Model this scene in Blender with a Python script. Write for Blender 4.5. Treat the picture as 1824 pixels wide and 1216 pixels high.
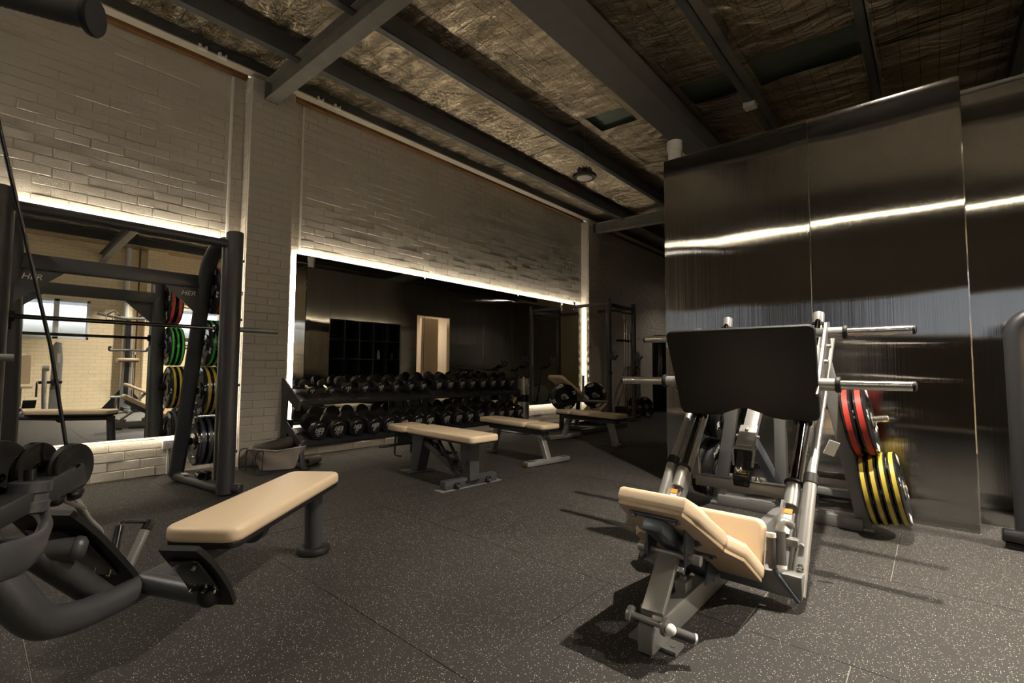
import bpy, bmesh, math, random
from mathutils import Vector, Matrix, Euler
random.seed(7)
D = bpy.data
for o in list(D.objects): D.objects.remove(o)
COL = bpy.context.scene.collection
SC = bpy.context.scene
PI = math.pi
R = math.radians

# ------------------------------------------------------------------ camera, world, main lights, exposure
yaw, pitch, roll = 0.722364105, 0.0571398392, 0.00614205454
d = Vector((-math.sin(yaw)*math.cos(pitch), math.cos(yaw)*math.cos(pitch), math.sin(pitch)))
r0 = Vector((math.cos(yaw), math.sin(yaw), 0)); u0 = r0.cross(d)
r_ = r0*math.cos(roll)+u0*math.sin(roll); u_ = -r0*math.sin(roll)+u0*math.cos(roll)
cd = D.cameras.new('camera'); cam = D.objects.new('camera', cd); COL.objects.link(cam)
cd.sensor_width = 36.0; cd.lens = 851.363/1824*36.0; cd.clip_start = 0.05; cd.clip_end = 100
M = Matrix((r_, u_, -d)).transposed().to_4x4(); M.translation = Vector((0, 0, 1.05)); cam.matrix_world = M
SC.camera = cam

w = D.worlds.new('world'); SC.world = w; w.use_nodes = True
w.node_tree.nodes['Background'].inputs[0].default_value = (0.90, 0.94, 1.0, 1)
w.node_tree.nodes['Background'].inputs[1].default_value = 0.55
SC.view_settings.view_transform = 'Standard'; SC.view_settings.look = 'None'
SC.view_settings.gamma = 1.0; SC.view_settings.use_curve_mapping = False
SC.view_settings.exposure = 0.0

HIGHBAYS = [((-0.22, 3.02, 3.72), 180, 0.07), ((-4.5, -1.3, 3.6), 60, 0.16), ((3.2, 4.2, 3.6), 680, 0.16), ((-4.2, 12.6, 3.5), 11, 0.16)]  # last two are added fill lamps, brightening the windowed wall and the passage
WARM = (1.0, 0.90, 0.77)
LED = (1.0, 0.88, 0.69)
LED_STRENGTH = 50.0
BATTEN_STRENGTH = 75.0

# ------------------------------------------------------------------ materials
def nodes(name):
    m = D.materials.new(name); m.use_nodes = True
    nt = m.node_tree; return m, nt, nt.nodes['Principled BSDF']
def N(nt, t, **kw):
    n = nt.nodes.new(t)
    for k, v in kw.items():
        if k in n.inputs: n.inputs[k].default_value = v
        else: setattr(n, k, v)
    return n
def L(nt, a, ao, b, bi): nt.links.new(a.outputs[ao], b.inputs[bi])
def mat(name, col, rough=0.5, metal=0.0, bump=0.0, bscale=60, vary=0.0, coat=0.0, spec=0.5, coord='Object'):
    m, nt, p = nodes(name)
    p.inputs['Base Color'].default_value = (*col, 1); p.inputs['Roughness'].default_value = rough
    p.inputs['Metallic'].default_value = metal; p.inputs['Coat Weight'].default_value = coat
    p.inputs['Specular IOR Level'].default_value = spec
    tc = N(nt, 'ShaderNodeTexCoord')
    if vary or bump:
        nz = N(nt, 'ShaderNodeTexNoise', Scale=bscale, Detail=4.0); L(nt, tc, coord, nz, 'Vector')
    if vary:
        mx = N(nt, 'ShaderNodeMix', data_type='RGBA'); mx.inputs[6].default_value = (*[c*(1-vary) for c in col], 1)
        mx.inputs[7].default_value = (*[min(1, c*(1+vary)) for c in col], 1)
        L(nt, nz, 'Fac', mx, 0); L(nt, mx, 2, p, 'Base Color')
    if bump:
        b = N(nt, 'ShaderNodeBump', Strength=bump, Distance=0.004); L(nt, nz, 'Fac', b, 'Height'); L(nt, b, 'Normal', p, 'Normal')
    return m
def emit(name, col, s):
    m, nt, p = nodes(name); nt.nodes.remove(p)
    e = N(nt, 'ShaderNodeEmission', Strength=s); e.inputs['Color'].default_value = (*col, 1)
    L(nt, e, 0, nt.nodes['Material Output'], 'Surface'); return m

m_brick = None
def brick_mat():
    m, nt, p = nodes('painted_brick'); p.inputs['Roughness'].default_value = 0.62
    tc = N(nt, 'ShaderNodeTexCoord'); oi = N(nt, 'ShaderNodeObjectInfo')
    g = N(nt, 'ShaderNodeNewGeometry')
    n1 = N(nt, 'ShaderNodeTexNoise', Scale=3.0, Detail=3.0); L(nt, g, 'Position', n1, 'Vector')
    n2 = N(nt, 'ShaderNodeTexNoise', Scale=95.0, Detail=5.0, Roughness=0.65); L(nt, g, 'Position', n2, 'Vector')
    mx = N(nt, 'ShaderNodeMix', data_type='RGBA'); mx.inputs[6].default_value = (0.50, 0.455, 0.385, 1); mx.inputs[7].default_value = (0.58, 0.53, 0.455, 1)
    L(nt, n1, 'Fac', mx, 0); L(nt, mx, 2, p, 'Base Color')
    b = N(nt, 'ShaderNodeBump', Strength=0.8, Distance=0.006); L(nt, n2, 'Fac', b, 'Height'); L(nt, b, 'Normal', p, 'Normal')
    return m
m_brick = brick_mat()
m_mortar = mat('painted_mortar', (0.52, 0.475, 0.40), 0.7, bump=0.4, bscale=80)
m_cream = mat('cream_paint', (0.74, 0.62, 0.41), 0.6, bump=0.3, bscale=60)

def rubber():
    m, nt, p = nodes('flecked_rubber'); p.inputs['Roughness'].default_value = 0.66; p.inputs['Specular IOR Level'].default_value = 0.38
    g = N(nt, 'ShaderNodeNewGeometry')
    v = N(nt, 'ShaderNodeTexVoronoi', Scale=205.0, Randomness=1.0); L(nt, g, 'Position', v, 'Vector')
    # fleck where distance small and random cell colour high
    lt = N(nt, 'ShaderNodeMath', operation='LESS_THAN'); lt.inputs[1].default_value = 0.32; L(nt, v, 'Distance', lt, 0)
    sep = N(nt, 'ShaderNodeSeparateColor'); L(nt, v, 'Color', sep, 'Color')
    gt = N(nt, 'ShaderNodeMath', operation='GREATER_THAN'); gt.inputs[1].default_value = 0.81; L(nt, sep, 'Red', gt, 0)
    mu = N(nt, 'ShaderNodeMath', operation='MULTIPLY'); L(nt, lt, 0, mu, 0); L(nt, gt, 0, mu, 1)
    n1 = N(nt, 'ShaderNodeTexNoise', Scale=1.1, Detail=4.0); L(nt, g, 'Position', n1, 'Vector')
    base = N(nt, 'ShaderNodeMix', data_type='RGBA'); base.inputs[6].default_value = (0.013, 0.0118, 0.0102, 1); base.inputs[7].default_value = (0.023, 0.0205, 0.0175, 1)
    L(nt, n1, 'Fac', base, 0)
    fl = N(nt, 'ShaderNodeMix', data_type='RGBA'); fl.inputs[6].default_value = (0.18, 0.155, 0.12, 1); fl.inputs[7].default_value = (0.72, 0.68, 0.62, 1)
    L(nt, sep, 'Green', fl, 0)
    mx = N(nt, 'ShaderNodeMix', data_type='RGBA'); L(nt, mu, 0, mx, 0); L(nt, base, 2, mx, 6); L(nt, fl, 2, mx, 7); L(nt, mx, 2, p, 'Base Color')
    n2 = N(nt, 'ShaderNodeTexNoise', Scale=160.0, Detail=3.0); L(nt, g, 'Position', n2, 'Vector')
    b = N(nt, 'ShaderNodeBump', Strength=0.5, Distance=0.003); L(nt, n2, 'Fac', b, 'Height'); L(nt, b, 'Normal', p, 'Normal')
    return m
m_rubber = rubber()
m_seam = mat('seam_dust', (0.30, 0.27, 0.23), 0.9)

def steel(name='brushed_steel', wav=1.0):
    m, nt, p = nodes(name)
    p.inputs['Metallic'].default_value = 1.0; p.inputs['Roughness'].default_value = 0.07
    p.inputs['Anisotropic'].default_value = 1.0
    tg = N(nt, 'ShaderNodeTangent', direction_type='UV_MAP'); tg.uv_map = 'UVMap'; L(nt, tg, 0, p, 'Tangent')
    uv = N(nt, 'ShaderNodeUVMap', uv_map='UVMap')
    mp = N(nt, 'ShaderNodeMapping'); mp.inputs['Scale'].default_value = (260.0, 0.6, 1.0); L(nt, uv, 0, mp, 'Vector')
    n1 = N(nt, 'ShaderNodeTexNoise', Scale=1.0, Detail=3.0); L(nt, mp, 0, n1, 'Vector')
    mp2 = N(nt, 'ShaderNodeMapping'); mp2.inputs['Scale'].default_value = (5.0, 1.2, 1.0); L(nt, uv, 0, mp2, 'Vector')
    n1b = N(nt, 'ShaderNodeTexNoise', Scale=1.0, Detail=5.0); L(nt, mp2, 0, n1b, 'Vector')
    mx = N(nt, 'ShaderNodeMix', data_type='RGBA'); mx.inputs[6].default_value = (0.26, 0.25, 0.237, 1); mx.inputs[7].default_value = (0.43, 0.415, 0.395, 1)
    ad = N(nt, 'ShaderNodeMix', data_type='FLOAT'); ad.inputs[0].default_value = 0.55; L(nt, n1, 'Fac', ad, 2); L(nt, n1b, 'Fac', ad, 3)
    L(nt, ad, 0, mx, 0); L(nt, mx, 2, p, 'Base Color')
    # gentle oil-canning of the sheet
    g = N(nt, 'ShaderNodeNewGeometry'); oi = N(nt, 'ShaderNodeObjectInfo')
    va = N(nt, 'ShaderNodeVectorMath', operation='ADD'); L(nt, g, 'Position', va, 0); L(nt, oi, 'Random', va, 1)
    mp3 = N(nt, 'ShaderNodeMapping'); mp3.inputs['Scale'].default_value = (1.0, 1.0, 0.9); L(nt, va, 0, mp3, 'Vector')
    n2 = N(nt, 'ShaderNodeTexNoise', Scale=1.15, Detail=1.0, Roughness=0.3); L(nt, mp3, 0, n2, 'Vector')
    b = N(nt, 'ShaderNodeBump', Strength=1.0, Distance=0.0085*wav); L(nt, n2, 'Fac', b, 'Height')
    # vertical brush grain: tilts the normal sideways only
    mp4 = N(nt, 'ShaderNodeMapping'); mp4.inputs['Scale'].default_value = (2600.0, 0.35, 1.0); L(nt, uv, 0, mp4, 'Vector')
    n4 = N(nt, 'ShaderNodeTexNoise', Scale=1.0, Detail=1.0); L(nt, mp4, 0, n4, 'Vector')
    sb_ = N(nt, 'ShaderNodeMath', operation='SUBTRACT'); sb_.inputs[1].default_value = 0.5; L(nt, n4, 'Fac', sb_, 0)
    ml = N(nt, 'ShaderNodeMath', operation='MULTIPLY'); ml.inputs[1].default_value = 0.48; L(nt, sb_, 0, ml, 0)
    cr = N(nt, 'ShaderNodeVectorMath', operation='CROSS_PRODUCT'); L(nt, g, 'Normal', cr, 0); cr.inputs[1].default_value = (0, 0, 1)
    sc = N(nt, 'ShaderNodeVectorMath', operation='SCALE'); L(nt, cr, 0, sc, 0); L(nt, ml, 0, sc, 'Scale')
    av = N(nt, 'ShaderNodeVectorMath', operation='ADD'); L(nt, b, 'Normal', av, 0); L(nt, sc, 0, av, 1)
    nn_ = N(nt, 'ShaderNodeVectorMath', operation='NORMALIZE'); L(nt, av, 0, nn_, 0); L(nt, nn_, 0, p, 'Normal')
    return m
m_steel = steel()

def foil():
    m, nt, p = nodes('foil_insulation'); p.inputs['Metallic'].default_value = 1.0; p.inputs['Roughness'].default_value = 0.27
    g = N(nt, 'ShaderNodeNewGeometry')
    mp = N(nt, 'ShaderNodeMapping'); mp.inputs['Scale'].default_value = (1.5, 4.2, 1.0); mp.inputs['Rotation'].default_value = (0, 0, 0.15); L(nt, g, 'Position', mp, 'Vector')
    n1 = N(nt, 'ShaderNodeTexNoise', Scale=1.4, Detail=7.0, Roughness=0.62, Distortion=1.2); L(nt, mp, 0, n1, 'Vector')
    b = N(nt, 'ShaderNodeBump', Strength=1.0, Distance=0.10); L(nt, n1, 'Fac', b, 'Height'); L(nt, b, 'Normal', p, 'Normal')
    # wire mesh lines seen through / pressed on the foil
    sx = N(nt, 'ShaderNodeSeparateXYZ'); L(nt, g, 'Position', sx, 0)
    outs = []
    for ax, per in (('X', 0.15), ('Y', 0.30)):
        mo = N(nt, 'ShaderNodeMath', operation='PINGPONG'); mo.inputs[1].default_value = per/2; L(nt, sx, ax, mo, 0)
        l = N(nt, 'ShaderNodeMath', operation='LESS_THAN'); l.inputs[1].default_value = 0.0022; L(nt, mo, 0, l, 0); outs.append(l)
    mxx = N(nt, 'ShaderNodeMath', operation='MAXIMUM'); L(nt, outs[0], 0, mxx, 0); L(nt, outs[1], 0, mxx, 1)
    mx = N(nt, 'ShaderNodeMix', data_type='RGBA'); mx.inputs[6].default_value = (0.64, 0.545, 0.40, 1); mx.inputs[7].default_value = (0.12, 0.10, 0.08, 1)
    L(nt, mxx, 0, mx, 0); L(nt, mx, 2, p, 'Base Color')
    return m
m_foil = foil()
m_zinc = mat('corrugated_zinc', (0.20, 0.24, 0.21), 0.5, 0.6)
m_beam = mat('grey_beam_paint', (0.11, 0.105, 0.10), 0.6, bump=0.2, vary=0.15, bscale=8)
m_beamw = mat('pale_rafter_paint', (0.15, 0.14, 0.12), 0.6, bump=0.3, vary=0.35, bscale=7)
m_purlin = mat('dark_purlin_paint', (0.055, 0.058, 0.060), 0.5, vary=0.2, bscale=6)
m_cap = mat('off_white_flange', (0.60, 0.54, 0.43), 0.6)
m_rust = mat('brown_timber_packer', (0.16, 0.075, 0.02), 0.8, vary=0.3, bscale=14)
m_mirror = mat('mirror_glass', (0.92, 0.94, 0.91), 0.0, 1.0)
m_edge = mat('mirror_edge', (0.05, 0.07, 0.065), 0.3)
m_black = mat('black_powder_coat', (0.022, 0.022, 0.024), 0.42, bump=0.12, bscale=300)
m_char = mat('charcoal_powder_coat', (0.040, 0.041, 0.045), 0.40, bump=0.12, bscale=300)
m_blackrub = mat('black_rubber', (0.009, 0.0085, 0.0085), 0.55, bump=0.1, bscale=200, spec=0.28)
m_gloss = mat('black_gloss', (0.012, 0.012, 0.013), 0.18)
m_silver = mat('silver_paint', (0.31, 0.305, 0.29), 0.32, 0.55, bump=0.08, bscale=400)
m_silverd = mat('grey_metallic_paint', (0.22, 0.22, 0.21), 0.38, 0.45, bump=0.08, bscale=400)
m_blue = mat('slate_metallic_paint', (0.10, 0.115, 0.135), 0.38, 0.6)
m_chrome = mat('chrome', (0.72, 0.69, 0.64), 0.16, 1.0, bump=0.08, bscale=120)
m_darkchrome = mat('dark_chrome_rod', (0.09, 0.088, 0.085), 0.12, 1.0)
m_tan = mat('tan_vinyl', (0.66, 0.515, 0.345), 0.42, bump=0.12, bscale=260, vary=0.04)
m_tanside = mat('tan_vinyl_shell', (0.56, 0.42, 0.27), 0.5, bump=0.15, bscale=200)
m_grip = mat('grip_rubber', (0.045, 0.043, 0.042), 0.7)
m_white = mat('white_plastic', (0.75, 0.73, 0.68), 0.4)
m_print = mat('white_print', (0.72, 0.70, 0.66), 0.5)
m_red = mat('red_band', (0.40, 0.032, 0.02), 0.38)
m_yellow = mat('yellow_band', (0.42, 0.31, 0.03), 0.38)
m_green = mat('green_band', (0.03, 0.42, 0.04), 0.38)
m_blueband = mat('navy_band', (0.045, 0.05, 0.075), 0.38)
m_fabric = mat('grey_felt', (0.42, 0.36, 0.31), 0.95, bump=0.5, bscale=220, vary=0.1)
m_orange = mat('orange_label', (0.62, 0.23, 0.02), 0.5)
m_label = mat('paper_label', (0.52, 0.50, 0.46), 0.5, vary=0.35, bscale=160)
m_led = emit('led_strip', LED, LED_STRENGTH); m_led_low = emit('dimmer_led_strip', LED, LED_STRENGTH*0.42)
m_batten = emit('led_batten', (1.0, 0.86, 0.62), BATTEN_STRENGTH)
m_lens = emit('highbay_lens', WARM, 18)
m_anti = mat('grip_tape', (0.12, 0.115, 0.11), 0.95, bump=0.9, bscale=350, vary=0.3)
m_shelf = mat('black_laminate', (0.008, 0.008, 0.008), 0.5)
m_win = mat('white_window_frame', (0.72, 0.74, 0.74), 0.4)
m_glassy = None

# ------------------------------------------------------------------ geometry helpers
class G:
    def __init__(s, o=None):
        s.b = bmesh.new(); s.o = Vector(o.location) if o is not None else Vector((0, 0, 0))
        s.mats = []
    def _new(s, f):
        nv = len(s.b.verts); nf = len(s.b.faces); f(); s.b.verts.ensure_lookup_table(); s.b.faces.ensure_lookup_table()
        return s.b.verts[nv:], s.b.faces[nf:]
    def box(s, c, sz, rot=None, bev=0.0, seg=2):
        r = bmesh.ops.create_cube(s.b, size=1.0); vs = r['verts']
        rm = rot if isinstance(rot, Matrix) else (Euler(rot).to_matrix() if rot else Matrix.Identity(3))
        for v in vs: v.co = Vector((v.co.x*sz[0], v.co.y*sz[1], v.co.z*sz[2]))
        if bev:
            es = list({e for v in vs for e in v.link_edges})
            rr = bmesh.ops.bevel(s.b, geom=es, offset=bev, segments=seg, affect='EDGES', profile=0.5, clamp_overlap=True)
            vs = list({v for f in rr['faces'] for v in f.verts} | {v for v in vs if v.is_valid})
            # collect the whole island
            st = list(vs); seen = set(vs)
            while st:
                v = st.pop()
                for e in v.link_edges:
                    w_ = e.other_vert(v)
                    if w_ not in seen: seen.add(w_); st.append(w_)
            vs = list(seen)
        for v in vs: v.co = rm @ v.co + Vector(c) - s.o
        return s
    def bar(s, p0, p1, wd, ht, up=(0, 0, 1), bev=0.004, ext=0.0):
        p0 = Vector(p0); p1 = Vector(p1); x = (p1-p0).normalized(); ln = (p1-p0).length+2*ext
        z = Vector(up); y = z.cross(x)
        if y.length < 1e-4: z = Vector((0, 1, 0)); y = z.cross(x)
        y.normalize(); z = x.cross(y)
        m = Matrix((x, y, z)).transposed()
        return s.box((p0+p1)/2, (ln, wd, ht), m, bev)
    def ring(s, c, x, y, rx, ry, n):
        return [s.b.verts.new(c-s.o + x*(rx*math.cos(2*PI*k/n)) + y*(ry*math.sin(2*PI*k/n))) for k in range(n)]
    def skin(s, rings, cap=True, closed=False):
        n = len(rings[0])
        prs = list(zip(rings, rings[1:]))+([(rings[-1], rings[0])] if closed else [])
        for a, b in prs:
            for k in range(n):
                try: s.b.faces.new((a[k], a[(k+1) % n], b[(k+1) % n], b[k]))
                except ValueError: pass
        if cap and not closed:
            s.b.faces.new(list(reversed(rings[0]))); s.b.faces.new(rings[-1])
        return s
    def tube(s, pts, r, n=12, closed=False, up=None, ry=None, smooth=0):
        pts = [Vector(p) for p in pts]
        if smooth: pts = smoothpath(pts, smooth)
        rs = r if isinstance(r, (list, tuple)) else [r]*len(pts)
        rings = []; px = None
        for i, p in enumerate(pts):
            a = pts[i-1] if (i > 0 or closed) else p; b = pts[(i+1) % len(pts)] if (i < len(pts)-1 or closed) else p
            t = (b-a).normalized()
            if up is not None: x = Vector(up).cross(t)
            elif px is None: x = (Vector((0, 0, 1)) if abs(t.z) < 0.9 else Vector((0, 1, 0))).cross(t)
            else: x = px - t*px.dot(t)
            x.normalize(); px = x; y = t.cross(x)
            rings.append(s.ring(p, x, y, rs[i], (ry if ry else rs[i]), n))
        return s.skin(rings, True, closed)
    def cyl(s, p0, p1, r, n=16, r2=None, bev=0.0):
        p0 = Vector(p0); p1 = Vector(p1); t = (p1-p0).normalized()
        if bev:
            return s.lathe([(0, 0), (r-bev, 0), (r, bev), (r, (p1-p0).length-bev), (r-bev, (p1-p0).length), (0, (p1-p0).length)], p0, t, n)
        return s.tube([p0, p1], [r, r if r2 is None else r2], n)
    def lathe(s, prof, o, ax, n=24):
        ax = Vector(ax).normalized(); x = (Vector((0, 0, 1)) if abs(ax.z) < 0.9 else Vector((1, 0, 0))).cross(ax).normalized(); y = ax.cross(x)
        o = Vector(o); rings = []
        for (r, h) in prof:
            if r < 1e-6: rings.append([s.b.verts.new(o-s.o+ax*h)])
            else: rings.append(s.ring(o+ax*h, x, y, r, r, n))
        for a, b in zip(rings, rings[1:]):
            if len(a) == 1 and len(b) == 1: continue
            for k in range(n):
                if len(a) == 1: s.b.faces.new((a[0], b[(k+1) % n], b[k]))
                elif len(b) == 1: s.b.faces.new((a[k], a[(k+1) % n], b[0]))
                else: s.b.faces.new((a[k], a[(k+1) % n], b[(k+1) % n], b[k]))
        return s
    def prism(s, pts, vec, bev=0.0):
        a = [s.b.verts.new(Vector(p)-s.o) for p in pts]; b = [s.b.verts.new(Vector(p)-s.o+Vector(vec)) for p in pts]
        n = len(a); fs = [s.b.faces.new(list(reversed(a))), s.b.faces.new(b)]
        for k in range(n): fs.append(s.b.faces.new((a[k], a[(k+1) % n], b[(k+1) % n], b[k])))
        if bev:
            es = list({e for f in fs[:2] for e in f.edges})
            bmesh.ops.bevel(s.b, geom=es, offset=bev, segments=3, affect='EDGES', profile=0.6, clamp_overlap=True)
        return s
    def ball(s, c, r, n=14):
        rr = bmesh.ops.create_uvsphere(s.b, u_segments=n, v_segments=n//2+1, radius=1.0)
        rad = r if isinstance(r, (tuple, list)) else (r, r, r)
        for v in rr['verts']: v.co = Vector((v.co.x*rad[0], v.co.y*rad[1], v.co.z*rad[2]))+Vector(c)-s.o
        return s
    def mesh(s, name, smooth=True):
        bmesh.ops.recalc_face_normals(s.b, faces=s.b.faces[:])
        me = D.meshes.new(name); s.b.to_mesh(me); s.b.free()
        if smooth:
            me.shade_smooth(); me.set_sharp_from_angle(angle=R(38))
        return me
    def obj(s, name, m, parent=None, smooth=True, kind=None, label=None):
        me = s.mesh(name, smooth)
        for mm in (m if isinstance(m, (list, tuple)) else [m]): me.materials.append(mm)
        return link(name, me, parent, kind, label)
def link(name, me, parent=None, kind=None, label=None, loc=None):
    o = D.objects.new(name, me); COL.objects.link(o)
    if parent is not None: o.parent = parent
    if loc is not None: o.location = loc
    if kind: o['kind'] = kind
    if label: o['label'] = label
    return o
def smoothpath(p, k):
    out = []
    n = len(p)
    for i in range(n-1):
        a = p[max(0, i-1)]; b = p[i]; c = p[i+1]; e = p[min(n-1, i+2)]
        for j in range(k):
            t = j/k
            out.append(0.5*((2*b)+(c-a)*t+(2*a-5*b+4*c-e)*t*t+(3*b-a-3*c+e)*t**3))
    out.append(p[-1]); return out
def fillet(pts, rad, k=5):
    pts = [Vector(p) for p in pts]; out = [pts[0]]
    for i in range(1, len(pts)-1):
        a, b, c = pts[i-1], pts[i], pts[i+1]
        u = (a-b).normalized(); v = (c-b).normalized()
        q = min(rad, (a-b).length*0.49, (c-b).length*0.49)
        s0 = b+u*q; s1 = b+v*q
        for j in range(k+1):
            t = j/k; out.append(s0*(1-t)**2+b*2*t*(1-t)+s1*t*t)
    out.append(pts[-1]); return out
def thing(name, label, cat, loc=(0, 0, 0), rotz=0.0, group=None):
    o = D.objects.new(name, None); COL.objects.link(o); o.empty_display_size = 0.1
    o.location = loc; o.rotation_euler = (0, 0, rotz); tag(o, label, cat, group); return o
def tag(o, label, cat, group=None):
    o['label'] = label; o['category'] = cat
    if group: o['group'] = group
    return o
def kids(o): return [c for c in D.objects if c.parent == o]
CH = {}
def copytree(o, loc, rotz=0.0, label=None, group=None, tree=None):
    c = o.copy(); COL.objects.link(c); c.location = loc; c.rotation_euler = (0, 0, rotz)
    if label: c['label'] = label
    if group: c['group'] = group
    for ch in (tree if tree is not None else kids(o)):
        k = ch.copy(); COL.objects.link(k); k.parent = c
        for g in kids(ch):
            q = g.copy(); COL.objects.link(q); q.parent = k
    return c
TXT = {}
def text_mesh(s, size, m, shear=0.25, sx=1.0):
    key = (s, size, m.name, shear, sx)
    if key in TXT: return TXT[key]
    c = D.curves.new('lettering', 'FONT'); c.body = s; c.size = size; c.align_x = 'CENTER'; c.align_y = 'CENTER'; c.shear = shear
    c.extrude = 0.0006; c.resolution_u = 2; c.offset = size*0.004
    o = D.objects.new('tmp', c); COL.objects.link(o)
    me = D.meshes.new_from_object(o); D.objects.remove(o); me.name = 'lettering'
    if sx != 1.0:
        for v in me.vertices: v.co.x *= sx
    me.materials.clear(); me.materials.append(m); TXT[key] = me
    return me
def put_text(s, size, loc, x, y, parent, m=None, shear=0.25, sx=1.0, name='lettering'):
    x = Vector(x).normalized(); y = Vector(y).normalized(); z = x.cross(y)
    me = text_mesh(s, size, m or m_print, shear, sx)
    o = link(name, me, parent); mm = Matrix((x, y, z)).transposed().to_4x4(); mm.translation = Vector(loc); o.matrix_local = mm
    return o
def uvbox(me, horiz):
    uv = me.uv_layers.new(name='UVMap')
    for poly in me.polygons:
        for li in poly.loop_indices:
            co = me.vertices[me.loops[li].vertex_index].co
            uv.data[li].uv = (co.x if horiz == 'x' else co.y, co.z)
def steel_panel(name, c, sz, horiz, parent=None, kind=None, label=None):
    g = G(parent); g.box(c, sz, bev=0.002, seg=1); me = g.mesh(name, False); uvbox(me, horiz); me.materials.append(m_steel)
    return link(name, me, parent, kind, label)

XW = -5.69; XP = -5.50     # face of recessed wall, face of pilasters
XO = 4.4                   # opposite wall
YB = -3.6; YE = 16.5       # back and far end walls
YS = 4.38; XS = -1.91      # front of steel-clad box, its left side
HS = 3.07
def zroof(x): return 4.42-0.03*(x-XW)
# ------------------------------------------------------------------ structure: floor
fl = G().box(((XW-0.3+XO+0.3)/2, (YB+YE)/2, -0.0535), (XO-XW+0.8, YE-YB+0.4, 0.10)).obj('floor', m_seam, kind='structure')
TL = 0.973
tile_me = G().box((0, 0, -0.006), (TL-0.003, TL-0.003, 0.012), bev=0.001, seg=1).mesh('rubber_tile', False); tile_me.materials.append(m_rubber)
nt_ = 0
far = G()
for j in range(-4, 16):
    y0 = 1.162+TL*j
    if y0+TL < YB or y0 > YE: continue
    off = {-1: 0.0, 0: 0.49, 1: 0.12, 2: 0.55, -2: 0.4}.get(j, (j*0.37) % 0.97)
    for i in range(-6, 9):
        x0 = -1.72+off+TL*(i-0)
        if x0+TL < XW+0.02 or x0 > XO: continue
        xa = max(x0, XW+0.02); xb = min(x0+TL, XO)
        if xb-xa < 0.05: continue
        if xa == x0 and xb == x0+TL and y0 > -1.2 and y0 < 9.5:
            o = link('rubber_tile', tile_me, fl, loc=(x0+TL/2, y0+TL/2, random.uniform(-0.0004, 0.0004)))
        else:
            far.box(((xa+xb)/2, y0+TL/2, -0.006), (xb-xa-0.005, TL-0.005, 0.012))
far.obj('rubber_tiling', m_rubber, fl, smooth=False, kind='stuff')

# ------------------------------------------------------------------ walls of brick
BH, BLN, JT = 0.0866, 0.24, 0.006
def brick_mesh(ln, seed):
    rnd = random.Random(seed); g = G(); g.box((0, 0, 0), (0.03, ln-JT, BH-JT), bev=0.004, seg=1)
    for v in g.b.verts: v.co += Vector((rnd.uniform(-.0012, .0012), rnd.uniform(-.001, .001), rnd.uniform(-.001, .001)))
    me = g.mesh('brick', False); me.materials.append(m_brick); return me
BM = [brick_mesh(BLN, k) for k in range(5)]; BMH = [brick_mesh(BLN/2, 10+k) for k in range(2)]
def brick_run(parent, y0, y1, z0, z1, x, sign=1, holes=(), limit=300, near=None, colm=None, axis='y', offs=0.0):
    """bricks laid on a face; near() sorts which ones become parts"""
    lst = []; row = 0; z = z0
    while z < z1-0.02:
        h = min(BH, z1-z); y = y0 - (BLN/2 if row % 2 else 0) - offs
        while y < y1-0.005:
            a = max(y, y0); b = min(y+BLN, y1)
            if b-a > 0.04:
                cy, cz = (a+b)/2, z+h/2
                if not any(hy0 < cy < hy1 and hz0 < cz < hz1 for hy0, hy1, hz0, hz1 in holes): lst.append((a, b, z, h))
            y += BLN
        z += BH; row += 1
    lst.sort(key=near or (lambda q: (q[0]**2+(q[2]-1)**2)))
    rest = G()
    for i, (a, b, z, h) in enumerate(lst):
        px = x-sign*0.013+sign*random.uniform(-0.0022, 0.0050); cy = (a+b)/2+random.uniform(-.002, .002); cz = z+h/2+random.uniform(-.0015, .0015)
        full = abs((b-a)-BLN) < 0.004 and abs(h-BH) < 0.002
        if i < limit and (full or abs((b-a)-BLN/2) < 0.004):
            o = link('brick', random.choice(BM if full else BMH), parent, loc=(px, cy, cz))
            o.rotation_euler = (random.uniform(-.004, .004), 0, random.uniform(-.012, .012))
        else:
            rest.box((px, cy, cz), (0.03, b-a-JT, h-JT))
    rest.obj('brickwork', m_brick, parent, smooth=False, kind='stuff')
# bay 1 and bay 2 (wall core is the recessed mortar)
CAPZ = 4.31
Y1P0, Y1P1 = 1.91, 2.39; Y2P0, Y2P1 = 8.72, 9.17
M1 = (-0.9, 1.80, 0.375, 2.40); M2 = (2.505, 8.67, 0.375, 2.40)     # mirrors: y0,y1,z0,z1
def core(name, y0, y1):
    return G().box((XW-0.103, (y0+y1)/2, CAPZ/2), (0.2, y1-y0, CAPZ)).obj(name, m_mortar, kind='structure')
w1 = core('wall_left', YB, Y1P0); w2 = core('wall_left', Y1P0, Y2P0); w3 = core('wall_left', Y2P0, YE)
hole = lambda m: (m[0]+0.15, m[1]-0.15, m[2]+0.12, m[3]-0.12)
brick_run(w1, -1.4, Y1P0, 0.0, 4.262, XW, holes=[hole(M1)], limit=300, near=lambda q: (abs(q[0]-1.0)*1.2+abs(q[2]-2.9) if q[2] > 2 else 0.2))
brick_run(w2, Y1P1, Y2P0, 0.0, 4.262, XW, holes=[hole(M2)], limit=300, near=lambda q: q[0])
brick_run(w3, Y2P1, 14.0, 0.0, 4.262, XW, limit=0)
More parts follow.
